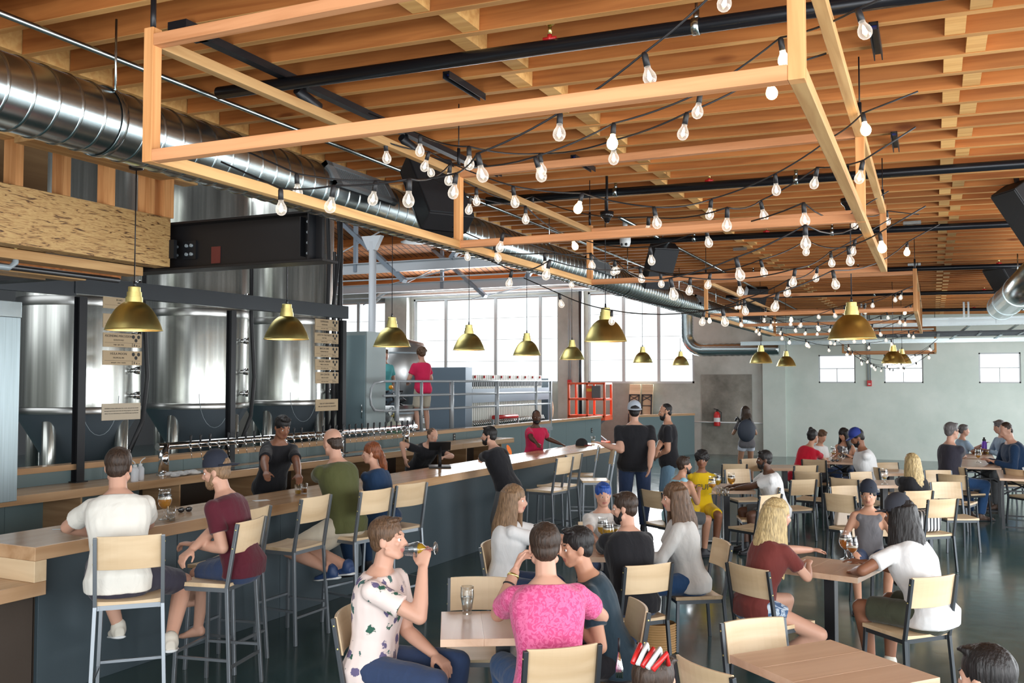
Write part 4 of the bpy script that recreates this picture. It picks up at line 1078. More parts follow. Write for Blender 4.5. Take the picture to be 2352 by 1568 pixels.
# ================================================================ SEATS AND TABLES
def make_seat(kind):
    bar_ = kind == 'bar_stool'
    sh, bt, w, dp = (.775, 1.18, .40, .38) if bar_ else (.43, .825, .40, .39)
    t = empty(kind)
    mb = MB(); n = 7                                             # seat: slightly dished board
    for i in range(n):
        x0 = -w / 2 + w * i / n; x1 = -w / 2 + w * (i + 1) / n
        z0 = .010 * (2 * x0 / w) ** 2; z1 = .010 * (2 * x1 / w) ** 2
        y0, y1 = -dp / 2, dp / 2
        mb.add([(x0, y0, sh - .028), (x1, y0, sh - .028), (x1, y1, sh - .028), (x0, y1, sh - .028), (x0, y0, sh - .01 + z0), (x1, y0, sh - .01 + z1), (x1, y1, sh - .01 + z1), (x0, y1, sh - .01 + z0)], [(0, 3, 2, 1), (4, 5, 6, 7), (0, 1, 5, 4), (2, 3, 7, 6)] + ([(3, 0, 4, 7)] if i == 0 else []) + ([(1, 2, 6, 5)] if i == n - 1 else []))
    mb.build('seat', MAPLE, t, bevel=.002)
    yb, yt = -dp / 2 - .004, -dp / 2 - .078                      # raked back: y at seat height, y at top
    ph = .205; mb = MB(); n = 9; w2 = w / 2 - .012
    def yr(z): return yb + (yt - yb) * (z - sh) / (bt - sh)
    for i in range(n):
        x0 = -w2 + 2 * w2 * i / n; x1 = -w2 + 2 * w2 * (i + 1) / n
        c0 = -.032 * (1 - (x0 / w2) ** 2); c1 = -.032 * (1 - (x1 / w2) ** 2)
        vs = []
        for z in (bt - ph, bt + .006):
            vs += [(x0, yr(z) + c0 + .004, z), (x1, yr(z) + c1 + .004, z), (x1, yr(z) + c1 + .020, z), (x0, yr(z) + c0 + .020, z)]
        mb.add(vs, [(0, 3, 2, 1), (4, 5, 6, 7), (0, 1, 5, 4), (2, 3, 7, 6)] + ([(3, 0, 4, 7)] if i == 0 else []) + ([(1, 2, 6, 5)] if i == n - 1 else []))
    mb.build('backrest', MAPLE, t, bevel=.002)
    q = .024
    spl = .045 if bar_ else .03
    for s in (-1, 1):
        x = s * (w / 2 - .003)
        MB().bar((x + s * spl * .5, yb - spl, 0), (x, yb, sh - .02), q, q, up=(1, 0, 0)).bar((x, yb, sh - .035), (x, yt, bt), q, q, up=(1, 0, 0)).tube([(x + s * .009, yr(bt - .04), bt - .04), (x + s * .0145, yr(bt - .04), bt - .04)], .006, 6, 1).tube([(x + s * .009, yr(bt - .165), bt - .165), (x + s * .0145, yr(bt - .165), bt - .165)], .006, 6, 1).build('rear_leg', [RAWST if bar_ else CHARCOAL, BRASS], t, bevel=.002)
        MB().bar((x + s * spl * .3, dp / 2 + spl * .5 - .02, 0), (x - s * .01, dp / 2 - .02, sh - .03), q, q, up=(1, 0, 0)).build('front_leg', RAWST if bar_ else CHARCOAL, t, bevel=.002)
    MB().box((-w / 2 + .01, -dp / 2 + .005, sh - .058), (w / 2 - .01, -dp / 2 + .027, sh - .0285)).box((-w / 2 + .01, dp / 2 - .032, sh - .058), (w / 2 - .01, dp / 2 - .01, sh - .0285)).box((-w / 2 + .006, -dp / 2, sh - .058), (-w / 2 + .028, dp / 2 - .01, sh - .0285)).box((w / 2 - .028, -dp / 2, sh - .058), (w / 2 - .006, dp / 2 - .01, sh - .0285)).build('seat_frame', RAWST if bar_ else CHARCOAL, t)
    if bar_:
        for z in (.27,):
            for s in (-1, 1): MB().bar((s * (w / 2 + .012), yb - .03, z), (s * (w / 2 + .003), dp / 2 - .005, z), .018, .018).build('stretcher', RAWST, t)
        MB().bar((-w / 2, dp / 2 - .005, .30), (w / 2, dp / 2 - .005, .30), .018, .018).build('foot_rail', RAWST, t)
        MB().bar((-w / 2, yb - .03, .22), (w / 2, yb - .03, .22), .018, .018).build('stretcher', RAWST, t)
    return t


PROTO = {}
SEATS = {}


def seat(kind, key, label, L=None, Rr=None, sgn=1, c=None, h=None, group=None):
    top = 1.18 if kind == 'bar_stool' else .825
    if L is not None:
        a_ = at_z(*L, top); b_ = at_z(*Rr, top); ctr = (a_ + b_) / 2; d_ = b_ - a_
        f = V((-d_.y, d_.x, 0)).normalized() * sgn
        h = math.degrees(math.atan2(f.y, f.x))
    else: ctr = at_z(*c, top)
    f = V((math.cos(R(h)), math.sin(R(h)), 0))
    dp = .38 if kind == 'bar_stool' else .39
    loc = ctr + f * (dp / 2 + .078 + .012); loc.z = 0
    if kind not in PROTO: o = PROTO[kind] = make_seat(kind); o.location = loc; o.rotation_euler.z = R(h - 90)
    else: o = dup(PROTO[kind], loc, R(h - 90))
    tag(o, label, 'bar stool' if kind == 'bar_stool' else 'chair', group or ('bar stools along the bar' if kind == 'bar_stool' else 'wood and steel dining chairs'))
    SEATS[key] = (loc, h)
    return o


S = 'bar_stool'
seat(S, 'S1', 'bar stool under the white tee man at the near end of the bar', (227, 1236), (366, 1229))
seat(S, 'S2', 'bar stool under the maroon tee man in a dark cap', (551, 1203), (612, 1185))
seat(S, 'S2b', 'bar stool mostly hidden behind the maroon tee man, tucked to the bar', c=(592, 1168), h=187)
seat(S, 'S3', 'empty bar stool between the maroon tee man and the olive tee man', (700, 1146), (758, 1135.5))
seat(S, 'S4', 'bar stool under the olive tee man, its pale back square to the camera', (834, 1130), (901, 1121))
seat(S, 'S5', 'bar stool under the red haired woman in navy', (919, 1115), (977, 1108))
seat(S, 'S6', 'nearer of two overlapping empty bar stools past the black tee man leaning on the bar', (1280.6, 1053), (1318.5, 1048))
seat(S, 'S7', 'farther of two overlapping empty bar stools past the black tee man leaning on the bar', (1300, 1046), (1341, 1041))
seat(S, 'S8', 'dark bar stool under the hand of the big man in a grey cap', c=(1377, 1025), h=198)
seat(S, 'S9', 'bar stool beside the big man in a grey cap, seen edge on', c=(1412, 1033), h=205)
D = 'dining_chair'
seat(D, 'C1', 'pale chair at the bottom centre under the pink shirt man', (1207, 1497), (1382, 1480))
seat(D, 'C2', 'chair under the man in the palm print shirt', c=(788, 1400), h=15)
seat(D, 'C3', 'empty chair across the table behind the water glass', c=(1100, 1326), h=-66)
seat(D, 'C4', 'chair under the dark teal tee person beside the pink shirt man', c=(1474, 1388), h=212)
seat(D, 'C5', 'pale chair under the bearded black tee man at the middle table', (1437, 1303), (1547, 1293))
seat(D, 'C6', 'chair under the long haired woman in white by the bar panels', c=(1113, 1247), h=12)
seat(D, 'C7', 'chair under the woman in the pale sweater', c=(1664, 1243), h=212)
seat(D, 'C8', 'chair under the blonde woman in a maroon tee', c=(1713, 1302), h=56)
seat(D, 'C9', 'empty pale chair behind the empty table at the lower right', (1659, 1429), (1792, 1416), -1)
seat(D, 'C10', 'chair back at the bottom edge, left of the empty table', c=(1608, 1530), h=55)
seat(D, 'C11', 'pale chair under the white tee woman with long black hair and cap', (2095, 1331), (2203, 1320))
seat(D, 'C12', 'pale chair holding a striped bag, behind the black hoodie woman', (2138, 1148), (2197, 1145.5))
seat(D, 'C14', 'brown backed chair with a beige handbag on its seat', c=(1926, 1136), h=64)
seat(D, 'C15', 'empty chair facing away, between the white tee bearded man and the brown backed chair', (1818, 1103), (1876, 1101))
seat(D, 'C16', 'chair at the near side of the yellow shirt table, behind the blonde woman', (1745, 1140), (1799, 1134))
seat(D, 'C17', 'chair under the bearded man in a pale blue tank top', c=(1494, 1127), h=57)
FARC = [((1668, 1066), (1707, 1066), 1, 'dark backed chair left of the white tee bearded man, farther of three'), ((1704, 1054.5), (1739, 1053), -1, 'white backed far chair left above the white tee bearded man'), ((1667, 1078), (1717, 1077), -1, 'white backed chair behind the beer glasses of the yellow shirt table'),
        ((1829, 1070), (1875, 1069), 1, 'pale backed chair directly behind the empty chair facing away'), ((1835, 1083), (1870, 1085), 1, 'brown backed low chair between two pale chairs, left of the red top woman'), ((1846, 1055), (1892, 1057), 1, 'chair under the red top woman at the far beer table'),
        ((1910, 1117), (1960, 1115), -1, 'white backed chair behind the chair with a beige handbag'), ((1917, 1098), (1958, 1101), 1, 'brown backed chair above the chair with a beige handbag'), ((1948, 1085), (2000, 1083), -1, 'white backed chair left of the black hoodie woman'),
        ((1979, 1070), (2013, 1074), 1, 'brown backed chair under the white tee man in a blue cap'), ((2010, 1063), (2060, 1062), -1, 'white backed chair beyond the long haired blonde, by the empty far table'), ((2176, 1070), (2211, 1074), 1, 'pale brown chair under the dark tee man in sunglasses'),
        ((2162, 1089), (2209, 1092), 1, 'brown chair back right of the long haired blonde'), ((2127, 1080), (2178, 1080), -1, 'wide white chair back right of the long haired blonde'), ((2155, 1107), (2186, 1107), -1, 'small white chair back beside the shoulder of the black hoodie woman')]
for k, (l, r_, s_, lab) in enumerate(FARC): seat(D, 'F%d' % k, lab, l, r_, s_)
seat(D, 'F20', 'chair at the right edge of the view beside the far folding tables', c=(2328, 1078), h=40)
seat(D, 'H1', 'chair hidden under the black hoodie woman', c=(2112, 1128), h=128)
seat(D, 'H2', 'chair behind the table facing the camera under the boy in a grey tank top', c=(1992, 1182), h=-60)
seat(D, 'H3', 'chair under the yellow shirt person at the far side of the table', c=(1600, 1104), h=-75)
seat(D, 'H4', 'chair under the bearded man in a white tee at the yellow shirt table', c=(1786, 1116), h=200)
seat(D, 'H5', 'chair under the blue haired person at the middle table', c=(1372, 1198), h=-60)


def pedestal_table(p, h, wx, wy, label, zt=.735):
    t = empty('pedestal_table', (p.x, p.y, 0), R(h), label, 'table', 'square pedestal tables')
    mb = MB(); n = 3
    for i in range(n): mb.box((-wx / 2, -wy / 2 + wy * i / n + .0001, zt - .042), (wx / 2, -wy / 2 + wy * (i + 1) / n - .0001, zt))
    mb.build('tabletop', TABLEW, t, bevel=.002)
    MB().box((-.04, -.04, .02), (.04, .04, zt - .05)).build('pedestal', BLACKM, t, bevel=.003)
    MB().box((-.2, -.2, zt - .05), (.2, .2, zt - .0425)).build('top_plate', BLACKM, t)
    MB().box((-.27, -.035, 0), (.27, .035, .02)).box((-.035, -.27, 0), (.035, .27, .02)).build('base', BLACKM, t, bevel=.003)
    return t


T = {}
def ptable(key, c, h, wx, wy, label):
    p = at_z(*c, .735); T[key] = p; return pedestal_table(p, h, wx, wy, label)


ptable('T1', (1155, 1432), -62, .62, .72, 'wooden table with a water glass, in front of the pink shirt man')
T1A = at_z(1029, 1467, .735); T1B = at_z(1028, 1401, .735)
ptable('T2', (1908, 1528), 49, .68, .72, 'empty wooden table at the lower right corner of the view')
ptable('T3', (1908, 1300), 76, .60, .60, 'wooden table with two amber beers between the blonde and the white tee woman')
ptable('T4', (1668, 1118), 20, .62, .85, 'wooden table with beers and small glasses by the yellow shirt')
ptable('T5', (1398, 1262), 24, .66, .66, 'middle table mostly hidden, with pale beers, before the blue haired person')
ptable('M1', (1802, 1071), 24, .66, .66, 'empty wooden table behind the white tee bearded man')
ptable('M2', (2045, 1082), 30, .66, .66, 'small wooden table left of the long haired blonde, farther of two')
ptable('M3', (2030, 1108), 30, .66, .66, 'small wooden table left of the long haired blonde, with a glass')


def beer_table(key, near, far, w, label):
    a_ = at_z(*near, .735); b_ = at_z(*far, .735); T[key] = (a_, b_)
    d_ = b_ - a_; L_ = d_.length; t = empty('folding_table', (a_.x, a_.y, 0), math.atan2(-d_.x, d_.y), label, 'folding table', 'beer garden folding tables')
    MB().box((-w / 2, 0, .70), (w / 2, L_, .735)).build('tabletop', TABLEW, t, bevel=.004)
    for y in (.06, L_ - .1):
        mb = MB()
        for s in (-1, 1): mb.bar((s * (w / 2 - .04), y, 0), (s * (w / 2 - .04), y, .70), .035, .035)
        mb.bar((-w / 2 + .04, y, .03), (w / 2 - .04, y, .03), .02, .02).bar((-w / 2 + .04, y, .55), (w / 2 - .04, y, .55), .02, .02)
        e = 1 if y < L_ / 2 else -1
        for s in (-1, 1): mb.bar((s * (w / 2 - .05), y, .5), (-s * (w / 2 - .1), y + e * .4, .68), .018, .018)
        mb.build('leg_frame', BLACKM, t)
    return t


beer_table('B1', (2254, 1073), (2245, 1055), .58, 'nearer folding beer table at right, with one beer glass')
beer_table('B2', (2243, 1052), (2238, 1041), .60, 'farther folding beer table at right, with a purple bottle')
beer_table('B3', (1929, 1062), (1936, 1041), .56, 'folding beer table beside the red top woman and the blue cap man')
beer_table('B4', (2350, 1100), (2338, 1080), .6, 'folding beer table cut by the right edge of the view')

# ================================================================ GLASSES AND SMALL THINGS
BEER = {'amber': plain('beer_amber', (.55, .17, .015), .15), 'gold': plain('beer_gold', (.72, .42, .03), .15), 'hazy': plain('beer_hazy', (.82, .36, .05), .2), 'water': None}
for n_ in ('beer_amber', 'beer_gold', 'beer_hazy'):
    nb_ = MATS[n_].node_tree.nodes['Principled BSDF']; nb_.inputs['Transmission Weight'].default_value = .45; nb_.inputs['IOR'].default_value = 1.1
FOAM = plain('beer_foam', (.8, .75, .62), .7)
WATER = glassy('water', (.86, .9, .92), .2)


def tulip(p, beer, fill, label, group='stemmed beer glasses', mark=True, s=1.0):
    t = empty('beer_glass', p, random.uniform(0, 6), label, 'glass', group); t.scale = (s, s, s)
    pr = [(0, .004), (.034, .0), (.036, .004), (.012, .012), (.006, .03), (.006, .055), (.015, .066), (.033, .085), (.040, .108), (.040, .125), (.034, .155), (.031, .17), (.034, .18)]
    MB().lathe(pr, 24).build('glass_body', GLASS, t)
    ins = [(r - .0025, z) for r, z in pr if .066 <= z <= .066 + fill * .1 + .001]
    top = .066 + fill * .1; rt_ = .034
    for (r0, z0), (r1, z1) in zip(pr, pr[1:]):
        if z0 <= top <= z1: rt_ = r0 + (r1 - r0) * (top - z0) / max(1e-6, z1 - z0) - .0025
    ins = [(0, .064)] + ins + [(rt_, top)]
    MB().lathe(ins + [(0, top)], 20).build('beer', BEER[beer], t)
    MB().lathe([(0, top), (rt_, top), (rt_, top + .006), (0, top + .007)], 18).build('foam', FOAM, t)
    if mark:
        MB().lathe([(.0372, .140), (.0352, .148)], 24).build('rim_print', BLACKP, t)
    return t


def tumbler(p, beer, fill, label, h=.09, r=.034, group='small tasting glasses', cat='glass'):
    t = empty('tumbler', p, 0, label, cat, group)
    MB().lathe([(0, .004), (r * .86, 0), (r, h), (r * .95, h), (r * .82, .01), (0, .008)], 20).build('glass_body', GLASS, t)
    if beer: 
        z = .012 + fill * (h - .02); rr = r * (.82 + .13 * z / h) - .001
        MB().lathe([(0, .0105), (r * .81, .0105), (rr, z), (0, z)], 18).build('drink', WATER if beer == 'water' else BEER[beer], t)
    return t


def on_bar(x, y): return at_z(x, y, BARZ + .0005)


def on_t(x, y): return at_z(x, y, .7355)


tulip(on_bar(378, 1193), 'hazy', .55, 'stemmed glass of hazy orange beer at the elbow of the white tee man', s=1.35)
tumbler(on_bar(393, 1195), 'water', .3, 'clear tumbler on the bar just behind the hazy orange beer', .11, .036)
tumbler(on_bar(685, 1136), 'gold', .4, 'left of two small whisky coloured tasters on the bar by the olive tee man', .1, .036)
tumbler(on_bar(698, 1133), 'amber', .45, 'right of two small whisky coloured tasters on the bar by the olive tee man', .1, .036)
tumbler(on_bar(1362, 1019), 'gold', .35, 'glass on the far bar end beside the wrist of the big man', .13, .038)
t = empty('water_glass', on_t(1073, 1409), 0, 'tall pint glass of water on the table before the pink shirt man', 'glass')
MB().lathe([(0, .004), (.028, 0), (.029, .02), (.034, .06), (.042, .105), (.040, .14), (.039, .165), (.0375, .165), (.0375, .14), (.039, .105), (.031, .06), (.026, .022), (0, .02)], 28).build('glass_body', GLASS, t)
MB().lathe([(0, .021), (.0255, .021), (.0305, .06), (.0375, .1), (0, .1)], 24).build('water', WATER, t)
tulip(on_t(1943, 1285), 'amber', .62, 'taller stemmed amber beer on the table between the blonde and the white tee woman', s=1.25)
tulip(on_t(1958, 1290), 'amber', .35, 'lower amber beer beside the arm of the white tee woman', s=1.12)
tulip(on_t(1636, 1135), 'hazy', .4, 'half drunk golden beer nearest the edge of the yellow shirt table', s=1.25)
tulip(on_t(1648, 1128), 'gold', .5, 'golden beer behind the nearest one on the yellow shirt table', s=1.25)
tulip(on_t(1680, 1126), 'hazy', .6, 'orange beer by the hand of the white tee bearded man', s=1.25)
for k, (x, y) in enumerate(((1650, 1136), (1657, 1139), (1664, 1137), (1670, 1139), (1660, 1133))):
    tumbler(on_t(x, y), None, 0, 'small clear empty glass in the cluster on the yellow shirt table, %s' % ('leftmost', 'second', 'centre', 'rightmost', 'rear')[k], .085, .03)
tulip(on_t(1398, 1258), 'gold', .6, 'big pale golden beer on the middle table, front of three', s=1.25)
tulip(on_t(1385, 1248), 'gold', .5, 'pale golden beer on the middle table, partly behind the front one', s=1.25)
tulip(on_t(1422, 1254), 'gold', .55, 'golden beer on the middle table against the bearded black tee man', s=1.25)
tulip(on_t(1914, 1052), 'gold', .2, 'almost empty beer glass on the beer table by the red top woman', s=1.2)
tulip(on_t(1935, 1050), 'gold', .1, 'empty stemmed glass beside the blue cap man, rear', s=1.2)
tulip(on_t(1941, 1054), 'gold', .1, 'empty stemmed glass beside the blue cap man, front', s=1.2)
tumbler(on_t(1930, 1058), None, 0, 'clear tumbler near the sunglasses on the beer table', .11, .034)
tulip(on_t(2247, 1062), 'hazy', .35, 'beer glass alone on the nearer folding table at right', s=1.25)
for k, (x, y) in enumerate(((2238, 1037 + 6), (2246, 1043), (2254, 1044), (2262, 1043), (2268, 1044))):
    tumbler(on_t(x, y), ('amber', 'gold', 'gold', 'amber', 'gold')[k], .6, 'small taster in the flight on the farther folding table at right, %s' % ('leftmost', 'second', 'middle', 'fourth', 'rightmost')[k], .095, .033)
tulip(on_t(2032, 1112), 'gold', .15, 'clear stemmed glass on the table left of the long haired blonde', s=1.2)
p = on_t(2261, 1041); t = empty('water_bottle', p, 0, 'purple insulated bottle with black lid on the farther folding table', 'bottle')
MB().lathe([(0, 0), (.045, 0), (.047, .01), (.047, .2), (.03, .235), (.03, .24)], 20).build('bottle_body', plain('purple_paint', (.13, .03, .42), .35), t)
MB().lathe([(.033, .24), (.033, .27), (.015, .285), (.02, .31), (0, .31)], 16).build('lid', BLACKP, t)


def sunglasses(p, rz, label):
    t = empty('sunglasses', p, rz, label, 'sunglasses')
    for s in (-1, 1): MB().ball((s * .034, 0, .022), (.03, .006, .022), 14, 8).build('lens', plain('dark_lens', (.01, .01, .012), .08), t)
    MB().tube([(-.012, -.002, .028), (.012, -.002, .028)], .004, 6).build('bridge', BLACKP, t)
    for s in (-1, 1): MB().tube([(s * .064, 0, .03), (s * .06, .07, .02), (s * .045, .12, .004)], .003, 6).build('temple', BLACKP, t)


sunglasses(on_bar(425, 1176), R(70), 'dark sunglasses folded on the bar between the white and maroon tees')
sunglasses(on_t(1918, 1060), R(20), 'dark sunglasses on the far beer table')
p = on_bar(150, 1216); t = empty('keys', p, R(40), 'bunch of dark car keys on the near end of the bar', 'keys')
MB().ball((0, 0, .012), (.035, .018, .012), 12, 6).build('fob', BLACKP, t); MB().ball((.06, .01, .012), (.022, .02, .012), 10, 6).build('tag', BLACKP, t); MB().box((-.09, -.003, .004), (-.03, .003, .008)).build('key', STEELG, t)
tag(MB().box((-.07, -.045, 0), (.07, .045, .0015)).build('coaster_card', WHITEP, None, on_bar(600, 1149), (0, 0, R(60))), 'white card lying on the bar past the maroon tee man', 'card')


def cap_obj(mat, mat2, parent, M=None, back=False, r=.098):
    mb = MB(); prof = [(r, 0), (r * 1.0, .03), (r * .9, .075), (r * .6, .11), (r * .25, .125), (0, .127)]
    mb.lathe(prof, 24, M=M); mb.build('crown', mat, parent)
    v = []; n = 12
    for i in range(n + 1):
        a_ = R(-62 + 124 * i / n)
        for rr, z in ((r * .98, .012), (r * 1.0 + .075 * math.cos(a_ * 1.25), .004)):
            p = V((rr * math.sin(a_), rr * math.cos(a_), z)); v.append(p)
    v2 = [p + V((0, 0, .006)) for p in v]; N = len(v)
    f = [(2 * i, 2 * i + 1, 2 * i + 3, 2 * i + 2) for i in range(n)]; f2 = [tuple(q + N for q in a_)[::-1] for a_ in f]
    f3 = [(2 * i + 1, 2 * i + 3, 2 * i + 3 + N, 2 * i + 1 + N) for i in range(n)]
    vv = v + v2
    if M is not None: vv = [M @ p for p in vv]
    MB().add(vv, f + f2 + f3, 0, True).build('brim', mat2, parent)


t = empty('cap', on_bar(1336, 1023), R(-75), 'black cap with a red underside resting on the bar', 'cap')
cap_obj(plain('cap_black', (.012, .012, .014), .8), plain('cap_red', (.25, .03, .03), .7), t, r=.105)
# POS tablet on the bar
p = on_bar(1010, 1073); t = empty('tablet_stand', p, R(-60), 'black tablet stand on the bar before the bending bartender', 'tablet stand')
MB().box((-.19, -.14, 0), (.13, .14, .02)).build('base', BLACKP, t, bevel=.005)
MB().tube([(.08, 0, .01), (.075, 0, .12), (.0, 0, .26)], .022, 10).build('arm', BLACKP, t)
M = Matrix.Translation((-.02, 0, .27)) @ Matrix.Rotation(R(55), 4, 'Y')
MB().cbox((0, 0, 0), (.012, .28, .2), 0, M).build('tablet', BLACKP, t, bevel=.004)
# bags
t = empty('handbag', at_z(1945, 1205, .437), R(30), 'beige handbag on the seat of the brown backed chair', 'bag')
MB().prism([(-.15, 0), (.15, 0), (.12, .2), (-.12, .2)], -.05, .05).build('bag_body', plain('beige_leather', (.5, .42, .34), .5), t, bevel=.015)
MB().tube([(-.08, 0, .19), (-.07, 0, .3), (.07, 0, .3), (.08, 0, .19)], .008, 8).build('handle', plain('tan_strap', (.3, .2, .1), .5), t)
loc, h = SEATS['C12']
STRM, _nt, _b = nodes('black_white_stripes')
_tc = _nt.nodes.new('ShaderNodeTexCoord'); _w = _nt.nodes.new('ShaderNodeTexWave'); _w.inputs['Scale'].default_value = 7; _w.wave_profile = 'SIN'
lk(_nt, _tc.outputs['Object'], _w.inputs['Vector']); _r = ramp(_nt, _w.outputs[0], [(.5, (.02, .02, .025)), (.52, (.75, .75, .75))]); _r.color_ramp.interpolation = 'CONSTANT'; lk(_nt, _r.outputs[0], _b.inputs['Base Color'])
t = empty('tote_bag', loc + V((0, 0, .432)), R(h - 90), 'black and white striped bag on the chair behind the hoodie woman', 'bag')
MB().prism([(-.15, 0), (.15, 0), (.17, .24), (-.17, .24)], -.07, .08).build('bag_body', STRM, t, bevel=.03)
t = empty('backpack', at_z(1745, 1420, .22), R(50), 'small black backpack hanging behind the blonde woman chair', 'bag'); 
MB().ball((0, 0, .02), (.13, .09, .17), 18, 12).build('bag_body', plain('bag_black', (.015, .017, .025), .6), t); MB().tube([(-.05, 0, .15), (-.05, .02, .27), (.05, .02, .27), (.05, 0, .15)], .012, 8).build('strap', BLACKP, t)
t = empty('basket_bag', at_z(1508, 1490, .02), R(20), 'tan woven basket bag on the floor under the black tee man chair', 'bag')
t.location.z = 0.0
mb = MB()
for k in range(12): mb.lathe([(.15, .004 + k * .018), (.158, .012 + k * .018), (.15, .02 + k * .018)], 24)
mb.lathe([(0, .004), (.148, .004), (.148, .22)], 24); mb.build('bag_body', plain('wicker', (.42, .24, .09), .7), t); t.scale = (1, .75, 1.05)

# ================================================================ PEOPLE
from mathutils import noise as mnoise


def cloth(name, col, rough=.85, wr=.5, scale=9):
    if name in MATS: return MATS[name]
    m, nt, b = nodes(name)
    b.inputs['Base Color'].default_value = (*col, 1); b.inputs['Roughness'].default_value = rough; b.inputs['Specular IOR Level'].default_value = .2
    b.inputs['Sheen Weight'].default_value = .15
    tc = nt.nodes.new('ShaderNodeTexCoord'); mp = nt.nodes.new('ShaderNodeMapping'); mp.inputs['Scale'].default_value = (1, 1, .55)
    n = nt.nodes.new('ShaderNodeTexNoise'); n.inputs['Scale'].default_value = scale; n.inputs['Detail'].default_value = 3; n.inputs['Distortion'].default_value = .8
    lk(nt, tc.outputs['Object'], mp.inputs[0]); lk(nt, mp.outputs[0], n.inputs[0])
    bp = nt.nodes.new('ShaderNodeBump'); bp.inputs['Strength'].default_value = wr; bp.inputs['Distance'].default_value = .025
    lk(nt, n.outputs[0], bp.inputs['Height']); lk(nt, bp.outputs[0], b.inputs['Normal'])
    return m


def skin(name, col):
    m, nt, b = nodes('skin_' + name)
    b.inputs['Base Color'].default_value = (*col, 1); b.inputs['Roughness'].default_value = .5; b.inputs['Specular IOR Level'].default_value = .35
    b.inputs['Subsurface Weight'].default_value = .0
    return m


def hairm(name, col):
    m, nt, b = nodes('hair_' + name)
    tc = nt.nodes.new('ShaderNodeTexCoord'); mp = nt.nodes.new('ShaderNodeMapping'); mp.inputs['Scale'].default_value = (1, 1, .12)
    n = nt.nodes.new('ShaderNodeTexNoise'); n.inputs['Scale'].default_value = 120; n.inputs['Detail'].default_value = 3
    lk(nt, tc.outputs['Object'], mp.inputs[0]); lk(nt, mp.outputs[0], n.inputs[0])
    r = ramp(nt, n.outputs[0], [(.3, tuple(c * .55 for c in col)), (.7, tuple(min(1, c * 1.5) for c in col))]); lk(nt, r.outputs[0], b.inputs['Base Color'])
    bp = nt.nodes.new('ShaderNodeBump'); bp.inputs['Strength'].default_value = .6; bp.inputs['Distance'].default_value = .01
    lk(nt, n.outputs[0], bp.inputs['Height']); lk(nt, bp.outputs[0], b.inputs['Normal'])
    b.inputs['Roughness'].default_value = .5; b.inputs['Specular IOR Level'].default_value = .35
    return m


SK = {'fair': skin('fair', (.56, .315, .225)), 'tan': skin('tan', (.48, .25, .16)), 'brown': skin('brown', (.24, .105, .06)), 'dark': skin('dark', (.10, .045, .027)), 'olive': skin('olive', (.42, .23, .145))}
LIPS = {'fair': skin('lips_fair', (.46, .17, .14)), 'tan': skin('lips_tan', (.34, .13, .1)), 'brown': skin('lips_brown', (.19, .07, .055)), 'dark': skin('lips_dark', (.09, .035, .03)), 'olive': skin('lips_olive', (.32, .13, .1))}
HR = {'black': hairm('black', (.012, .010, .010)), 'darkbrown': hairm('darkbrown', (.035, .02, .013)), 'brown': hairm('brown', (.10, .055, .03)), 'lightbrown': hairm('lightbrown', (.2, .12, .065)), 'blonde': hairm('blonde', (.42, .31, .15)), 'red': hairm('red', (.17, .05, .018)), 'blue': hairm('blue', (.02, .07, .30)), 'grey': hairm('grey', (.12, .11, .11))}
EYEW = plain('eye_white', (.75, .73, .70), .2); EYED = plain('eye_dark', (.02, .014, .01), .15)
FLORAL, _nt, _b = nodes('palm_print_cloth')
_tc = _nt.nodes.new('ShaderNodeTexCoord')
_v = _nt.nodes.new('ShaderNodeTexVoronoi'); _v.inputs['Scale'].default_value = 12; _v.feature = 'F1'
_n = _nt.nodes.new('ShaderNodeTexNoise'); _n.inputs['Scale'].default_value = 55; _n.inputs['Detail'].default_value = 2
_ad = _nt.nodes.new('ShaderNodeMath'); _ad.operation = 'MULTIPLY_ADD'; _ad.inputs[1].default_value = .55
lk(_nt, _tc.outputs['Object'], _v.inputs['Vector']); lk(_nt, _tc.outputs['Object'], _n.inputs['Vector'])
lk(_nt, _n.outputs[0], _ad.inputs[0]); lk(_nt, _v.outputs['Distance'], _ad.inputs[2])
_r = ramp(_nt, _ad.outputs[0], [(.57, (1, 1, 1)), (.62, (0, 0, 0))])
_sep = _nt.nodes.new('ShaderNodeSeparateColor'); lk(_nt, _v.outputs['Color'], _sep.inputs[0])
_pr = ramp(_nt, _sep.outputs[0], [(.0, (.02, .09, .06)), (.33, (.12, .1, .2)), (.66, (.05, .13, .12)), (.85, (.2, .17, .22))]); _pr.color_ramp.interpolation = 'CONSTANT'
_mx = _nt.nodes.new('ShaderNodeMix'); _mx.data_type = 'RGBA'; _mx.inputs[6].default_value = (.76, .64, .60, 1)
lk(_nt, _r.outputs[0], _mx.inputs[0]); lk(_nt, _pr.outputs[0], _mx.inputs[7]); lk(_nt, _mx.outputs[2], _b.inputs['Base Color']); _b.inputs['Roughness'].default_value = .8


def printed(name, c1, c2, scale, lo=.45, hi=.55, dist=2.0):
    m = cloth(name, c1); nt = m.node_tree; b = nt.nodes['Principled BSDF']
    tc = nt.nodes.new('ShaderNodeTexCoord'); n = nt.nodes.new('ShaderNodeTexNoise'); n.inputs['Scale'].default_value = scale; n.inputs['Distortion'].default_value = dist; n.inputs['Detail'].default_value = 2
    lk(nt, tc.outputs['Object'], n.inputs[0]); r = ramp(nt, n.outputs[0], [(lo, c1), (hi, c2)]); lk(nt, r.outputs[0], b.inputs['Base Color'])
    return m


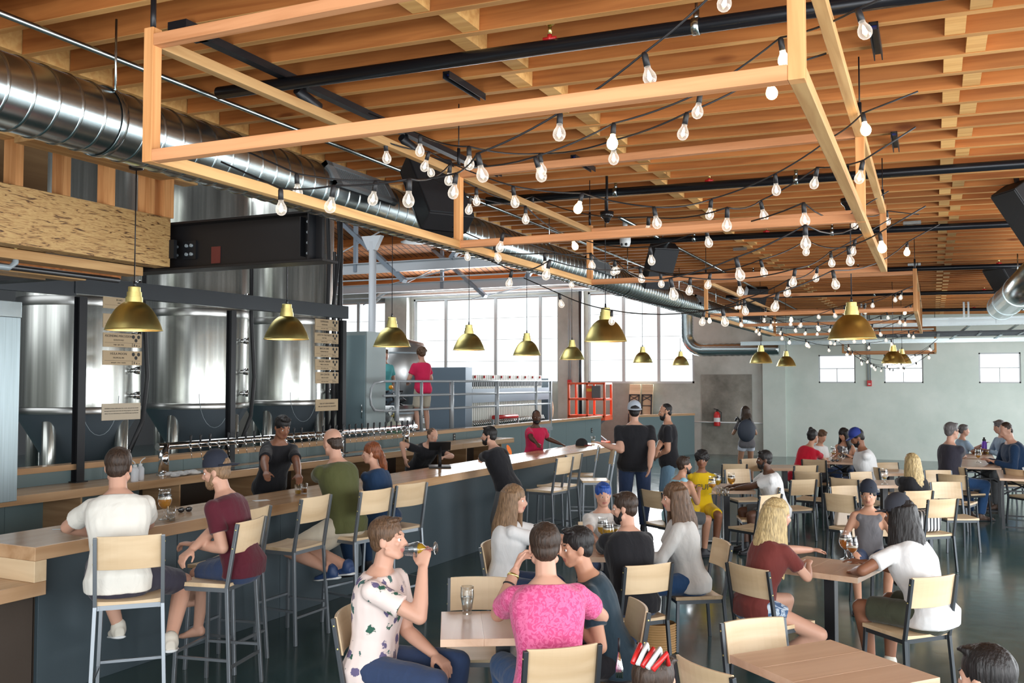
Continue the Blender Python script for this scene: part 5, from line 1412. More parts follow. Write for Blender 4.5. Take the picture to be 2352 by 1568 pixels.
PINK = printed('pink_print_cloth', (.72, .15, .32), (.58, .075, .21), 26, .47, .56, 2.5)
TIEDYE = printed('tie_dye_denim', (.50, .60, .70), (.06, .12, .24), 14)
CL = lambda n, c, **k: cloth('cloth_' + n, c, **k)
WHITE = CL('white', (.70, .70, .70)); CREAM = CL('cream', (.72, .70, .64)); BLACK = CL('black', (.013, .013, .016)); MAROON = CL('maroon', (.085, .012, .022)); OLIVE = CL('olive', (.075, .08, .028))
NAVY = CL('navy', (.012, .035, .085)); TEAL = CL('dark_teal', (.018, .035, .05)); RED = CL('hot_pink_red', (.62, .02, .085)); CRIM = CL('crimson', (.5, .01, .03)); KHAKI = CL('khaki', (.48, .43, .34)); DENIM = CL('denim', (.03, .05, .11)); DKSHORT = CL('dark_shorts', (.035, .032, .05)); JEANS = CL('jeans', (.02, .06, .15)); LTJEAN = CL('light_jeans', (.14, .24, .33))
LTBLUE = CL('light_blue', (.27, .5, .6)); YELLOW = CL('yellow', (.72, .48, .01)); SWEAT = CL('oatmeal', (.55, .54, .52)); RUST = CL('rust', (.13, .026, .022)); GREYT = CL('grey_tank', (.14, .135, .145)); TEALT = CL('teal_shirt', (.12, .48, .5)); OLVP = CL('olive_pants', (.05, .055, .035)); GREYP = CL('grey_trousers', (.09, .095, .10)); SKYB = CL('sky_shirt', (.3, .42, .55))
SHOEW = plain('shoe_canvas', (.62, .58, .50), .7); SHOEB = plain('shoe_black', (.02, .02, .024), .6); SHOEBL = plain('shoe_blue', (.02, .05, .14), .5); SHOEBR = plain('shoe_brown', (.08, .045, .03), .6); SOCK = cloth('cloth_sock', (.55, .55, .55))


def cap_(mb, p0, p1, r0, r1, seg=12, n=1):
    """tapered capsule with round ends"""
    p0 = V(p0); p1 = V(p1); d = p1 - p0; L = d.length
    t = d / L if L > 1e-6 else V((0, 0, 1))
    pts = []; rr = []
    for a_ in (80, 55, 25): pts.append(p0 - t * r0 * math.sin(R(a_))); rr.append(r0 * math.cos(R(a_)))
    pts.append(p0); rr.append(r0); pts.append(p1); rr.append(r1)
    for a_ in (25, 55, 80): pts.append(p1 + t * r1 * math.sin(R(a_))); rr.append(r1 * math.cos(R(a_)))
    mb.tube(pts, rr, seg)


def loft(mb, rings, seg=20):
    """closed loft: ring = (centre, half width vector, half depth vector)"""
    base = len(mb.v); n = len(rings)
    for c, ax, ay in rings:
        for k in range(seg):
            q = 2 * math.pi * k / seg; e = 2.5
            cx, sx = math.cos(q), math.sin(q)
            fx = math.copysign(abs(cx) ** (2 / e), cx); fy = math.copysign(abs(sx) ** (2 / e), sx)
            mb.v.append(tuple(c + ax * fx + ay * fy))
    for i in range(n - 1):
        for k in range(seg):
            k2 = (k + 1) % seg
            mb.f.append([base + i * seg + k, base + i * seg + k2, base + (i + 1) * seg + k2, base + (i + 1) * seg + k]); mb.m.append(0); mb.s.append(True)
    mb.f.append([base + k for k in range(seg)][::-1]); mb.m.append(0); mb.s.append(True)
    mb.f.append([base + (n - 1) * seg + k for k in range(seg)]); mb.m.append(0); mb.s.append(True)


def fuse(mb, vox, smooth=3, ripple=0, rscale=9, zs=.6):
    me = mb.mesh('tmp', [])
    o = bpy.data.objects.new('tmp', me)
    m = o.modifiers.new('r', 'REMESH'); m.mode = 'VOXEL'; m.voxel_size = vox; m.use_smooth_shade = True
    if smooth:
        s = o.modifiers.new('s', 'SMOOTH'); s.factor = .5; s.iterations = smooth
    me2 = evaluated_mesh(o); bpy.data.meshes.remove(me)
    if ripple:
        new = []
        for v in me2.vertices:
            q = v.co * rscale
            new.extend(v.co + v.normal * (ripple * (mnoise.noise(V((q.x, q.y, q.z * zs))) + .5 * mnoise.noise(V((q.x, q.y, q.z * zs)) * 2.3))))
        me2.vertices.foreach_set('co', new); me2.update()
    return me2


def put(me, name, mats, parent):
    me.materials.clear()
    for m in (mats if isinstance(mats, list) else [mats]): me.materials.append(m)
    o = bpy.data.objects.new(name, me); COL.objects.link(o)
    if parent is not None: o.parent = parent
    return o


def ik(a, t, l1, l2, pole):
    d = t - a; L = d.length; mx = (l1 + l2) * .995
    if L > mx: t = a + d * (mx / L); d = t - a; L = mx
    mn = abs(l1 - l2) + .06
    if L < mn: L = mn; d = d.normalized() * L if d.length > 1e-5 else V((0, 1, 0)) * L; t = a + d
    u = d / L; x = (l1 * l1 - l2 * l2 + L * L) / (2 * L); h = math.sqrt(max(0, l1 * l1 - x * x))
    p = V(pole); p = p - u * p.dot(u); p = p.normalized() if p.length > 1e-6 else V((0, 0, -1))
    return a + u * x + p * h, t


def hand(mb, w, d, nrm, side, curl, s, spread=.13):
    """palm, four unequal fingers with two bends, thumb from the side of the palm"""
    d = d.normalized(); nrm = (nrm - d * nrm.dot(d)).normalized(); x = d.cross(nrm).normalized() * side    # x points to the thumb side
    pc = w + d * .048 * s
    loft(mb, [(w - d * .01 * s, x * .024 * s, nrm * .016 * s), (w + d * .02 * s, x * .033 * s, nrm * .015 * s), (pc + d * .02 * s, x * .042 * s, nrm * .014 * s), (w + d * .092 * s, x * .04 * s, nrm * .011 * s)], 14)
    for i, (o, l) in enumerate(((.030, .072), (.011, .080), (-.009, .074), (-.028, .058))):
        b = w + d * (.088 - abs(o - .01) * .12) * s + x * o * s
        dd = (d + x * o * spread * 18 * .35).normalized()
        a1 = curl * (.9 + .08 * i); q1 = (dd * math.cos(a1) + nrm * math.sin(a1)); a2 = curl * 2.1; q2 = (dd * math.cos(a2) + nrm * math.sin(a2))
        k = b + q1 * l * .52 * s; e = k + q2 * l * .48 * s
        cap_(mb, b - dd * .01 * s, k, .0092 * s, .0084 * s, 8); cap_(mb, k, e, .0084 * s, .0068 * s, 8)
    tb = w + d * .028 * s + x * .03 * s; t1 = tb + (d * .62 + x * .72 + nrm * .3 * (1 + curl)).normalized() * .042 * s
    t2 = t1 + (d * .85 + x * .2 + nrm * .5 * curl).normalized() * .034 * s
    cap_(mb, tb - d * .01 * s, t1, .0125 * s, .0105 * s, 8); cap_(mb, t1, t2, .0105 * s, .0082 * s, 8)


def person(label, loc, h, base=0.0, seat=None, s=1.0, fat=1.0, fem=False, lean=8, side=0, twist=0, head=(0, 0), sk='fair', hair=('short', 'darkbrown'), beard=None,
           shirt=(WHITE, 'short'), legs=(DENIM, 'pants'), shoes=SHOEB, lh=None, rh=None, lf=None, rf=None, lp=None, rp=None, lk_=None, rk_=None, hn=None, curl=.35, cap=None, vox=.011, glasses=False, hem=-.12, fwd=0.0, group=None, lcurl=None, hd=None):
    Mrot = Matrix.Rotation(R(h - 90), 4, 'Z')
    if hd is not None:                              # place the head where it stands, then fit the stature to it
        for _ in range(3):
            hip = (seat - base + .085 * s) if seat is not None else .93 * s
            u0 = V((math.sin(R(side)), math.sin(R(lean)) * math.cos(R(side)), math.cos(R(lean)) * math.cos(R(side))))
            hc = V((0, fwd, hip)) + u0 * .52 * s + (u0 * .55 + V((0, 0, .45)) + V((0, .12, 0))).normalized() * .165 * s
            wc = V((loc[0], loc[1], base)) + Mrot @ hc; q = wc - CAM; dd = q.dot(FW)
            px_ = 1176 + FPX * q.dot(RT) / dd; loc = V((loc[0], loc[1], 0)) + RT * ((hd[0] - px_) / FPX * dd)
            zt = CAMZ + ray(*hd).z * dd; k_ = (zt - base - (seat - base if seat is not None else 0)) / (hc.z - (seat - base if seat is not None else 0))
            s *= min(1.12, max(.9, k_))
    root = empty('person', (loc[0], loc[1], base), R(h - 90), label, 'person', group)
    Minv = (Matrix.Translation((loc[0], loc[1], base)) @ Mrot).inverted()
    W = lambda p: (Minv @ p) if isinstance(p, V) else V(p)      # a Vector is a world point, a tuple is local
    P = V((0, fwd, (seat - base + .085 * s) if seat is not None else .93 * s))
    th, sd = R(lean), R(side)
    u = V((math.sin(sd), math.sin(th) * math.cos(sd), math.cos(th) * math.cos(sd))).normalized()
    rx = V((1, 0, 0)); rx = (rx - u * rx.dot(u)).normalized(); fy = u.cross(rx).normalized()
    tw = R(twist); sx = rx * math.cos(tw) + fy * math.sin(tw); sy = u.cross(sx).normalized()
    SP = .52 * s; N = P + u * SP
    sw = (.150 if fem else .172) * s * (1 + (fat - 1) * .5)
    fw_ = fat
    fw_ = fat
    hx = .088 * s * (1 + (fat - 1) * .5)
    HIP = {-1: P - rx * hx, 1: P + rx * hx}
    Ru = Matrix((rx, fy, u)).transposed()
    # head frame: follows the spine halfway, then its own yaw and pitch (positive yaw to the left, positive pitch down)
    nd = (u * .55 + V((0, 0, 1)) * .45 + fy * .12).normalized()
    fh = (sy * math.cos(R(head[0])) - sx * math.sin(R(head[0])));
    fh = V((fh.x, fh.y, 0)).normalized() if fh.length > 0 else V((0, 1, 0))
    fh = (fh * math.cos(R(head[1])) - V((0, 0, 1)) * math.sin(R(head[1]))).normalized()
    hxx = fh.cross(V((0, 0, 1))).normalized(); hz = hxx.cross(fh).normalized()
    Rh = Matrix((hxx, fh, hz)).transposed()
    hs = s * .93 * (1.0 if s > .9 else 1.08)
    HC = N + nd * .165 * s + fh * .012
    def hp(x, y, z): return HC + (Rh @ V((x, y, z))) * hs
    if callable(rh): rh = tuple(rh(hp))
    if callable(lh): lh = tuple(lh(hp))
    RH4 = Rh.to_4x4()
    SHL = {}
    for sg, tg in ((-1, lh), (1, rh)):
        reach = 0.0
        if tg is not None: reach = min(1, max(0, (W(tg) - N).dot(sy) / (.45 * s)))
        SHL[sg] = N - u * (.085 - .012 * reach) * s + sx * sg * (sw - .022 * reach * s) + sy * .05 * reach * s

    chest = 1.0
    tor = [(-.115, .125, .085, -.005), (-.07, .155, .11, -.01), (0, .168, .118, -.006), (.09, .150, .108, .004), (.18, .142, .102, .006), (.27, .152, .112, .008), (.35, .168, .118, .006), (.42, .172, .108, .0), (.47, .150, .088, -.005), (.505, .095, .068, -.006), (.54, .058, .055, .0)]
    if fem: tor = [(-.115, .13, .09, -.005), (-.07, .165, .115, -.012), (0, .172, .118, -.01), (.09, .142, .1, .0), (.18, .125, .092, .004), (.27, .138, .112, .014), (.35, .150, .122, .014), (.42, .150, .1, .0), (.47, .128, .08, -.005), (.505, .08, .06, -.006), (.54, .05, .05, .0)]
    def rings(grow=0.0, t0=-9, t1=9, flare=0.0):
        out = []
        for t, w, d, yo in tor:
            if t < t0 or t > t1: continue
            a = min(1, max(0, (t - .05) / .35)); X = (rx * (1 - a) + sx * a).normalized(); Y = u.cross(X)
            belly = 1 + (fat - 1) * (1.15 if t < .38 else .6)
            g = grow + flare * max(0, (.12 - t) / .25)
            wid = w * s * (1 + (fat - 1) * (.85 if t < .4 else .5)) + g
            if seat is not None and t < 0:       # the seat of the body stays level while the back leans
                out.append((P + V((0, .02 * -t / .1, t * s)) + V((0, 1, 0)) * (yo * s + (belly - 1) * .05), V((1, 0, 0)) * wid, V((0, 1, 0)) * (d * s * belly * .96 + g)))
            else: out.append((P + u * t * s + Y * (yo * s + (belly - 1) * .05), X * wid, Y * (d * s * belly + g)))
        return out
    # ------- limbs
    arm = {}
    for sg, tgt, pole in ((-1, lh, lp), (1, rh, rp)):
        if tgt is None: tgt = SHL[sg] + V((sg * .05, .05, -.52 * s))
        else: tgt = W(tgt)
        pole = V(pole) if pole is not None else V((sg * .6, -.6, -.5))
        e, w = ik(SHL[sg], tgt, .285 * s, .25 * s, pole); arm[sg] = (SHL[sg], e, w)
    leg = {}
    for sg, tgt, kp in ((-1, lf, lk_), (1, rf, rk_)):
        if tgt is None:
            if seat is None: tgt = V((sg * .11 * s, 0, .075))
            elif seat - base > .6: tgt = V((sg * .13, .29, .36))
            else: tgt = V((sg * .12, .40 * s, .075))
        else: tgt = W(tgt)
        k, a = ik(HIP[sg], tgt, .44 * s, .43 * s, V(kp) if kp is not None else V((sg * .25, 1, .35 if seat is not None else .05)))
        leg[sg] = (HIP[sg], k, a)
    lw = 1 + (fat - 1) * .6
    mb = MB()
    loft(mb, rings())
    cap_(mb, N - u * .04 * s, hp(0, -.018, -.06), .056 * s * (.9 if fem else 1), .052 * s * (.9 if fem else 1))
    mb.ball(hp(0, -.014, .032), tuple(q * hs for q in (.076, .094, .092)), 18, 12, M=RH4)
    mb.ball(hp(0, .022, -.025), tuple(q * hs for q in (.063, .066, .088)), 16, 12, M=RH4)
    mb.ball(hp(0, .05, -.09), tuple(q * hs for q in (.034, .034, .026)), 12, 8, M=RH4)
    for sg in (-1, 1):
        cap_(mb, hp(sg * .052, .01, -.065), hp(sg * .022, .058, -.096), .024 * hs, .02 * hs)     # jaw
        cap_(mb, hp(sg * .012, .082, .022), hp(sg * .045, .068, .020), .0125 * hs, .011 * hs, 8)  # brow
        mb.ball(hp(sg * .04, .062, -.022), tuple(q * hs for q in (.02, .018, .02)), 10, 8, M=RH4)  # cheek
        mb.ball(hp(sg * .079, -.008, -.012), tuple(q * hs for q in (.010, .022, .032)), 10, 8, M=RH4 @ Matrix.Rotation(R(sg * 14), 4, 'Z'))
        mb.ball(hp(sg * .011, .094, -.036), .0085 * hs, 8, 6)
    cap_(mb, hp(0, .083, .012), hp(0, .106, -.03), .009 * hs, .0125 * hs, 8)
    mb.ball(hp(0, .085, -.058), tuple(q * hs for q in (.023, .011, .0065)), 10, 6, M=RH4)
    mb.ball(hp(0, .083, -.068), tuple(q * hs for q in (.020, .011, .0075)), 10, 6, M=RH4)
    ar = .9 if fem else 1.0; ar *= 1 + (fat - 1) * .5
    for sg in (-1, 1):
        a, e, w = arm[sg]
        mb.ball(a, .052 * s * ar, 12, 8); cap_(mb, N - u * .05 * s + sx * sg * .05 * s, a, .042 * s, .05 * s * ar); cap_(mb, a, e, .049 * s * ar, .041 * s * ar); m_ = e.lerp(w, .3)
        cap_(mb, e, m_, .041 * s * ar, .042 * s * ar); cap_(mb, m_, w, .042 * s * ar, .027 * s * ar)
        fd = (w - e).normalized()
        nv = V(hn[0 if sg < 0 else 1]) if hn is not None and hn[0 if sg < 0 else 1] is not None else (V((0, 0, -1)) if abs(fd.z) < .75 else V((-sg, 0, 0)) * 1.0)
        hd = fd if abs(fd.z) > .75 or w.z - 0 > 0 else fd
        hand(mb, w + fd * .012, (fd + V((0, 0, -.0))).normalized(), nv, 1 if sg * 1 > 0 else -1, (lcurl if lcurl is not None and sg < 0 else curl), s * (.93 if fem else 1))
    for sg in (-1, 1):
        a, k, f = leg[sg]
        cap_(mb, a, k, .080 * s * lw, .056 * s * lw, 14); c = k.lerp(f, .32)
        back = V((0, -.012, 0)); cap_(mb, k, c + back, .055 * s * lw, .055 * s * lw); cap_(mb, c + back, f, .055 * s * lw, .035 * s)
        fdir = V((sg * .15, 1, 0)).normalized() if not (seat is not None and seat - base > .6) else V((sg * .1, 1, -.18)).normalized()
        if rf is not None and sg > 0 and len(V(rf)) and False: pass
        heel = f + V((0, 0, -.035)) - fdir * .035 * s; toe = f + V((0, 0, -.047)) + fdir * .16 * s
        loft(mb, [(heel - fdir * .02, V((1, 0, 0)) * .018, V((0, 0, .02))), (heel, V((1, 0, 0)) * .032, V((0, 0, .035))), (f + fdir * .04 + V((0, 0, -.03)), V((1, 0, 0)) * .036, V((0, 0, .038))), (f + fdir * .11 + V((0, 0, -.045)), V((1, 0, 0)) * .044, V((0, 0, .022))), (toe, V((1, 0, 0)) * .028, V((0, 0, .012)))], 12)
    me = fuse(mb, min(vox, .0085) if vox < .012 else vox, 2)
    # lips as their own colour
    Rt = Rh.transposed(); me.materials.clear()
    for poly in me.polygons:
        q = Rt @ (poly.center - HC) / hs
        if abs(q.x) < .024 and q.y > .078 and -.076 < q.z < -.052: poly.material_index = 1
    idx = [p.material_index for p in me.polygons]
    ob = put(me, 'body', [SK[sk], LIPS[sk]], root)
    me.polygons.foreach_set('material_index', idx)
    # eyes
    if vox < .014:
        for sg in (-1, 1):
            MB().ball(hp(sg * .030, .0725, -.002), .0112 * hs, 12, 8).build('eye', EYEW, root)
            e_ = MB().ball(hp(sg * .030, .0795, -.002), tuple(q * hs for q in (.0062, .0066, .0062)), 10, 6, M=RH4).build('iris', EYED, root)
    # ------- clothes
    sm, st = shirt
    mb = MB(); g = .012 * s + (.006 if st in ('long', 'sweater') else 0)
    if st == 'tank':
        rr = rings(g * .7, hem if seat is None else -.085, .48, .02); out_ = []
        for c, ax, ay in rr:
            t_ = (c - P).dot(u) / s; k_ = 1 if t_ < .33 else .80
            out_.append((c, ax * k_, ay * (1.03 if k_ < 1 else 1)))
        loft(mb, out_)
        for sg in (-1, 1): cap_(mb, N - u * .09 * s + sx * sg * sw * .62 + sy * .05, N - u * .040 * s + sx * sg * sw * .62 - sy * .03, .045 * s, .045 * s)
    else:
        rr = rings(g, hem if seat is None else -.085, .515, .014 if seat is None else .02)
        loft(mb, rr)
        for sg in (-1, 1):
            a, e, w = arm[sg]; mb.ball(a, (.060 * s) * ar, 12, 8)
            cap_(mb, N - u * .055 * s + sx * sg * .055 * s, a, .046 * s, .057 * s * ar)
            if st == 'short':
                q = a.lerp(e, .62); mb.tube([a, a.lerp(e, .3), q], [.059 * s * ar, .061 * s * ar, .066 * s * ar], 14)
            else:
                cap_(mb, a, e, .062 * s * ar, .054 * s * ar); mb.tube([e, e.lerp(w, .5), e.lerp(w, .97)], [.054 * s * ar, .05 * s * ar, .038 * s], 14); mb.ball(e, .054 * s * ar, 10, 8)
    o = put(fuse(mb, max(vox, .009), 3, .006 if st != 'sweater' else .009), 'shirt' if st in ('short', 'tank') else ('sweater' if st == 'sweater' else 'top'), sm, root)
    pm, pt = legs
    mb = MB(); rr = rings(.014 * s, -.2, .06); loft(mb, rr)
    for sg in (-1, 1):
        a, k, f = leg[sg]
        if pt == 'shorts':
            q = a.lerp(k, .86); mb.ball(a, .098 * s * lw, 12, 8); mb.tube([a, a.lerp(k, .5), q], [.096 * s * lw, .088 * s * lw, .082 * s * lw], 16)
        elif pt == 'hot':
            q = a.lerp(k, .40); mb.ball(a, .096 * s * lw, 12, 8); mb.tube([a, q], [.096 * s * lw, .093 * s * lw], 16)
        else:
            cap_(mb, a, k, .093 * s * lw, .070 * s * lw, 14); q = k.lerp(f, .93); mb.tube([k, k.lerp(f, .4), q], [.069 * s * lw, .066 * s * lw, .056 * s], 14); mb.ball(k, .069 * s * lw, 10, 8)
    put(fuse(mb, max(vox, .009), 3, .005), 'trousers' if pt == 'pants' else 'shorts', pm, root)
    if shoes is not None:
        for sg in (-1, 1):
            mb = MB(); f = leg[sg][2]; fdir = V((sg * .15, 1, 0)).normalized() if not (seat is not None and seat - base > .6) else V((sg * .1, 1, -.18)).normalized()
            X = V((1, 0, 0)); Z = V((0, 0, 1))
            cap_(mb, f + Z * .015, f - Z * .02, .046 * s, .05 * s)
            loft(mb, [(f - fdir * .062 - Z * .036, X * .03, Z * .034), (f - fdir * .03 - Z * .034, X * .042, Z * .04), (f + fdir * .05 - Z * .034, X * .046, Z * .04), (f + fdir * .12 - Z * .045, X * .052, Z * .029), (f + fdir * .18 * s - Z * .052, X * .036, Z * .02)], 14)
            so = put(fuse(mb, max(.009, vox), 2), 'shoe', shoes, root)
            mb = MB(); loft(mb, [(f - fdir * .07 - Z * .066, X * .03, Z * .01), (f - fdir * .03 - Z * .066, X * .046, Z * .01), (f + fdir * .05 - Z * .066, X * .048, Z * .01), (f + fdir * .12 - Z * .068, X * .056, Z * .01), (f + fdir * .19 * s - Z * .066, X * .034, Z * .009)], 14)
            put(mb.mesh('sole', []), 'sole', WHITEP if shoes in (SHOEW, SHOEBL) else SHOEB, so)
    # ------- hair
    hstyle, hc = hair; HM = HR[hc]; mb = MB()
    def he(x, y, z, a, b, c): mb.ball(hp(x, y, z), (a * hs, b * hs, c * hs), 16, 12, M=RH4)
    random.seed(hash(label) % 1000 if False else sum(map(ord, label)))
    if hstyle == 'bald':
        he(0, -.032, .008, .080, .082, .048); he(0, -.06, -.03, .06, .048, .05)
    else:
        k = {'buzz': -.003, 'short': .008, 'curly': .024, 'long': .012, 'pony': .008, 'bun': .008}.get(hstyle, .008)
        he(0, -.022, .044, .079 + k, .094 + k, .086 + k); he(0, -.052, -.012, .066 + k * .6, .05 + k, .066)
        for sg in (-1, 1): he(sg * .066, -.012, .01, .014 + k * .3, .032, .045)
        if hstyle == 'curly':
            for q in range(40):
                a_ = random.uniform(0, 6.28); b_ = random.uniform(-.2, 1.5); r = .1
                mb.ball(hp(r * math.cos(a_) * math.cos(b_), -.03 + r * math.sin(a_) * math.cos(b_) * 1.0 - .01, .035 + r * math.sin(b_)), .022 * hs, 8, 6)
        if hstyle == 'short':
            for q in range(7): cap_(mb, hp(-.05 + q * .0165, .03, .11), hp(-.045 + q * .015, .07, .105 + .01 * random.random()), .014 * hs, .009 * hs, 8)
        if hstyle == 'long':
            Lh = hair_len.get(label, .36) * s
            for q in range(30):
                a_ = R(-118 + 236 * q / 29); r0 = .088
                p0 = hp(r0 * math.sin(a_) * .95, -.03 - r0 * .95 * math.cos(a_), .07); p1 = hp(.098 * math.sin(a_), -.022 - .108 * math.cos(a_), -.04)
                p2 = p1 - V((0, 0, 1)) * Lh * .45 - sy * (.02 + .035 * math.cos(a_)) + sx * .02 * math.sin(a_); p3 = p1 - V((0, 0, 1)) * Lh * random.uniform(.88, 1.05) - sy * (.03 + .05 * max(0, math.cos(a_))) - u * 0 + sx * (.03 * math.sin(a_) + random.uniform(-.01, .01)) - V((0, math.sin(th) * .0, 0))
                mb.tube([p0, p1, p2, p3], [.020 * hs, .021 * hs, .018 * hs, .006 * hs], 8)
        if hstyle == 'pony':
            b_ = hp(0, -.11, .01)
            for q in range(9):
                o_ = V((random.uniform(-.02, .02), random.uniform(-.02, .02), 0))
                mb.tube([hp(0, -.09, .02), b_ + o_, b_ + o_ * 1.6 - V((0, 0, .12)) - sy * .03, b_ + o_ * 1.3 - V((0, 0, .27)) - sy * .02 + sx * .05], [.02 * hs, .018 * hs, .018 * hs, .006 * hs], 8)
        if hstyle == 'bun': mb.ball(hp(0, -.06, .125), .042 * hs, 12, 8)
    for sg in (-1, 1): cap_(mb, hp(sg * .018, .089, .026), hp(sg * .046, .075, .026), .0048 * hs, .004 * hs, 6)
    put(fuse(mb, max(.0065, vox * .7), 2, {'long': .0055, 'curly': .007, 'pony': .004}.get(hstyle, .003), 55, .13 if hstyle in ('long', 'pony', 'short') else 1), 'hair', HM, root)
    if beard:
        mb = MB()
        mb.ball(hp(0, .05, -.088), tuple(q * hs for q in (.052, .046, .048)), 14, 10, M=RH4)
        for sg in (-1, 1): cap_(mb, hp(sg * .066, .006, -.02), hp(sg * .05, .03, -.08), .014 * hs, .024 * hs, 8); cap_(mb, hp(sg * .004, .093, -.05), hp(sg * .03, .08, -.062), .009 * hs, .008 * hs, 6)
        put(fuse(mb, max(.0075, vox * .8), 2, .003, 60), 'beard', HR[beard], root)
    if cap:
        cm, back = cap
        M = Matrix.Translation(hp(0, -.008, .040)) @ RH4 @ (Matrix.Rotation(R(180 if back else 0), 4, 'Z')) @ Matrix.Rotation(R(-6), 4, 'X')
        t = empty('cap', (0, 0, 0)); t.parent = root
        cap_obj(cm, cm, t, M, r=.100 * hs)
        for o_ in list(t.children): o_.parent = root; o_.name = 'cap_' + o_.name.split('.')[0]
        bpy.data.objects.remove(t)
    if glasses:
        mb = MB()
        for sg in (-1, 1): mb.ball(hp(sg * .033, .092, -.002), tuple(q * hs for q in (.025, .004, .017)), 12, 8, M=RH4); cap_(mb, hp(sg * .058, .088, .004), hp(sg * .08, -.005, .006), .003, .003, 6)
        cap_(mb, hp(-.01, .096, .004), hp(.01, .096, .004), .003, .003, 6)
        mb.build('eyeglasses', MATS.get('dark_lens') or BLACKP, root)
    return root, W, dict(N=N, HC=HC, hp=hp, P=P, arm=arm, leg=leg, u=u, sx=sx, sy=sy, RH4=RH4, hs=hs, Minv=Minv)


hair_len = {}


def locW(loc, h, base=0.0):
    return lambda p: V(p)


def sit_at(key, back=.04, dx=0.0):
    l, h = SEATS[key]; f = V((math.cos(R(h)), math.sin(R(h)), 0)); r = V((math.sin(R(h)), -math.cos(R(h)), 0))
    return l - f * back + r * dx, h


NV, MV, FV = .0085, .012, .017       # detail: near, middle, far
SB, SC_ = .777, .432
CAPD = plain('cap_navy', (.012, .016, .03), .85); CAPG = plain('cap_grey', (.42, .46, .52), .85); CAPB = plain('cap_blue', (.015, .035, .22), .8); CAPCH = plain('cap_charcoal', (.03, .033, .045), .85)

# white tee man at the near end of the bar
l, h = sit_at('S1', .02); h = 140; w = locW(l, h)
person('person in a white tee and dark shorts, back turned, at the near bar end', l, h, hd=(272, 1072), seat=SB, lean=17, twist=-6, head=(-12, 8), hair=('short', 'darkbrown'), shirt=(CREAM, 'short'), legs=(DKSHORT, 'shorts'), shoes=SHOEW, s=1.05,
       rh=(.0, .58, 1.078), rp=(1, -.1, -.05), lh=(-.12, .62, 1.078), lp=(-1, -.1, -.05), rf=w(at_d(392, 1470, 6.15)), lf=w(at_d(272, 1440, 6.45)), lk_=(-.1, 1, .4), rk_=(.6, 1, .5), vox=NV, fat=1.06)
# maroon tee man
l, h = sit_at('S2', .0); h = 196; w = locW(l, h)
person('person in a maroon tee and dark cap, seated at the bar, turned left in profile', l, h, hd=(500, 1082), seat=SB, lean=18, head=(8, 10), hair=('short', 'lightbrown'), beard='lightbrown', shirt=(MAROON, 'short'), legs=(DENIM, 'shorts'), shoes=None, s=1.04, cap=(CAPD, True),
       rh=w(at_d(440, 1262, 6.3)), rp=(.3, -1, -.4), lh=w(at_d(445, 1250, 6.45)), lp=(-.3, -1, -.4), rf=w(at_d(455, 1440, 6.85)), lf=w(at_d(440, 1372, 7.0)), curl=.7, vox=NV)
# olive tee man
l, h = sit_at('S4', .02); h = 166; w = locW(l, h)
person('balding person in an olive tee and khaki shorts, seated at the bar', l, h, hd=(765, 1015), seat=SB, lean=15, head=(-4, 12), hair=('bald', 'darkbrown'), shirt=(OLIVE, 'short'), legs=(KHAKI, 'shorts'), shoes=SHOEBL, s=1.06,
       lh=w(on_bar(728, 1116)) + V((0, 0, .04)), lp=(-1, -.3, -.5), rh=w(on_bar(790, 1108)) + V((0, 0, .04)), rf=w(at_d(800, 1300, 7.95)), lf=w(at_d(765, 1310, 8.0)), vox=MV)
l, h = sit_at('S5', .02); h = 176; w = locW(l, h)
person('red haired person in a navy top, seated at the bar beside the olive tee man', l, h, hd=(855, 1040), seat=SB, lean=14, head=(30, 4), fem=True, hair=('pony', 'red'), shirt=(NAVY, 'long'), legs=(NAVY, 'pants'), s=1.0,
       lh=w(on_bar(838, 1090)) + V((0, 0, .1)), rh=w(on_bar(862, 1100)) + V((0, 0, .04)), vox=MV)
# standing and leaning on the bar
l = at_z(1142, 1284, 0); h = 176; w = locW(l, h)
pr = person('bearded person in a black tee with an orange back mark, leaning on the bar', l, h, hd=(1125, 1000), lean=24, fwd=-.06, head=(18, 2), hair=('short', 'black'), beard='black', shirt=(BLACK, 'short'), legs=(GREYP, 'pants'), s=1.05, fat=1.1,
            lh=w(on_bar(1090, 1066)) + V((0, 0, .04)), lp=(-1, .2, -.6), rh=w(on_bar(1122, 1058)) + V((0, 0, .04)), rp=(1, .2, -.6), vox=MV, curl=.8)
q = pr[2]; pc = q['P'] + q['u'] * .40 - q['sy'] * .142 + q['sx'] * .07
mb = MB(); mb.add([pc + q['sx'] * .05 * math.cos(k * math.pi / 6) + q['u'] * .065 * math.sin(k * math.pi / 6) - q['sy'] * .012 * (1 if k % 2 else .96) for k in range(12)], [tuple(range(12))]); mb.build('back_mark', plain('orange_print', (.75, .16, .02), .7), pr[0])
# bartenders
l = at_d(640, 1100, 10.4); h = -25; w = locW(l, h)
person('bartender in black with dark hair, bending over the inside of the bar near the taps', l, h, hd=(648, 980), lean=24, head=(0, 22), sk='brown', hair=('short', 'black'), shirt=(BLACK, 'short'), legs=(BLACK, 'pants'), s=1.08, lh=w(on_bar(690, 1120)) + V((0, 0, .04)), rh=w(on_bar(610, 1132)) + V((0, 0, .04)), vox=MV)
l = at_d(1000, 1060, 13.4); h = -30; w = locW(l, h)
person('bartender in a black tee bending behind the tablet stand', l, h, hd=(992, 1000), lean=42, fwd=-.2, head=(10, 12), hair=('buzz', 'brown'), shirt=(BLACK, 'short'), legs=(BLACK, 'pants'), s=1.0, lh=w(on_bar(1022, 1056)) + V((0, 0, .04)), lp=(-1, 0, -.2), rh=w(at_d(930, 1052, 13.0)), rp=(1, 0, .2), vox=MV)
l = at_d(1222, 1060, 15.5); h = -38; w = locW(l, h)
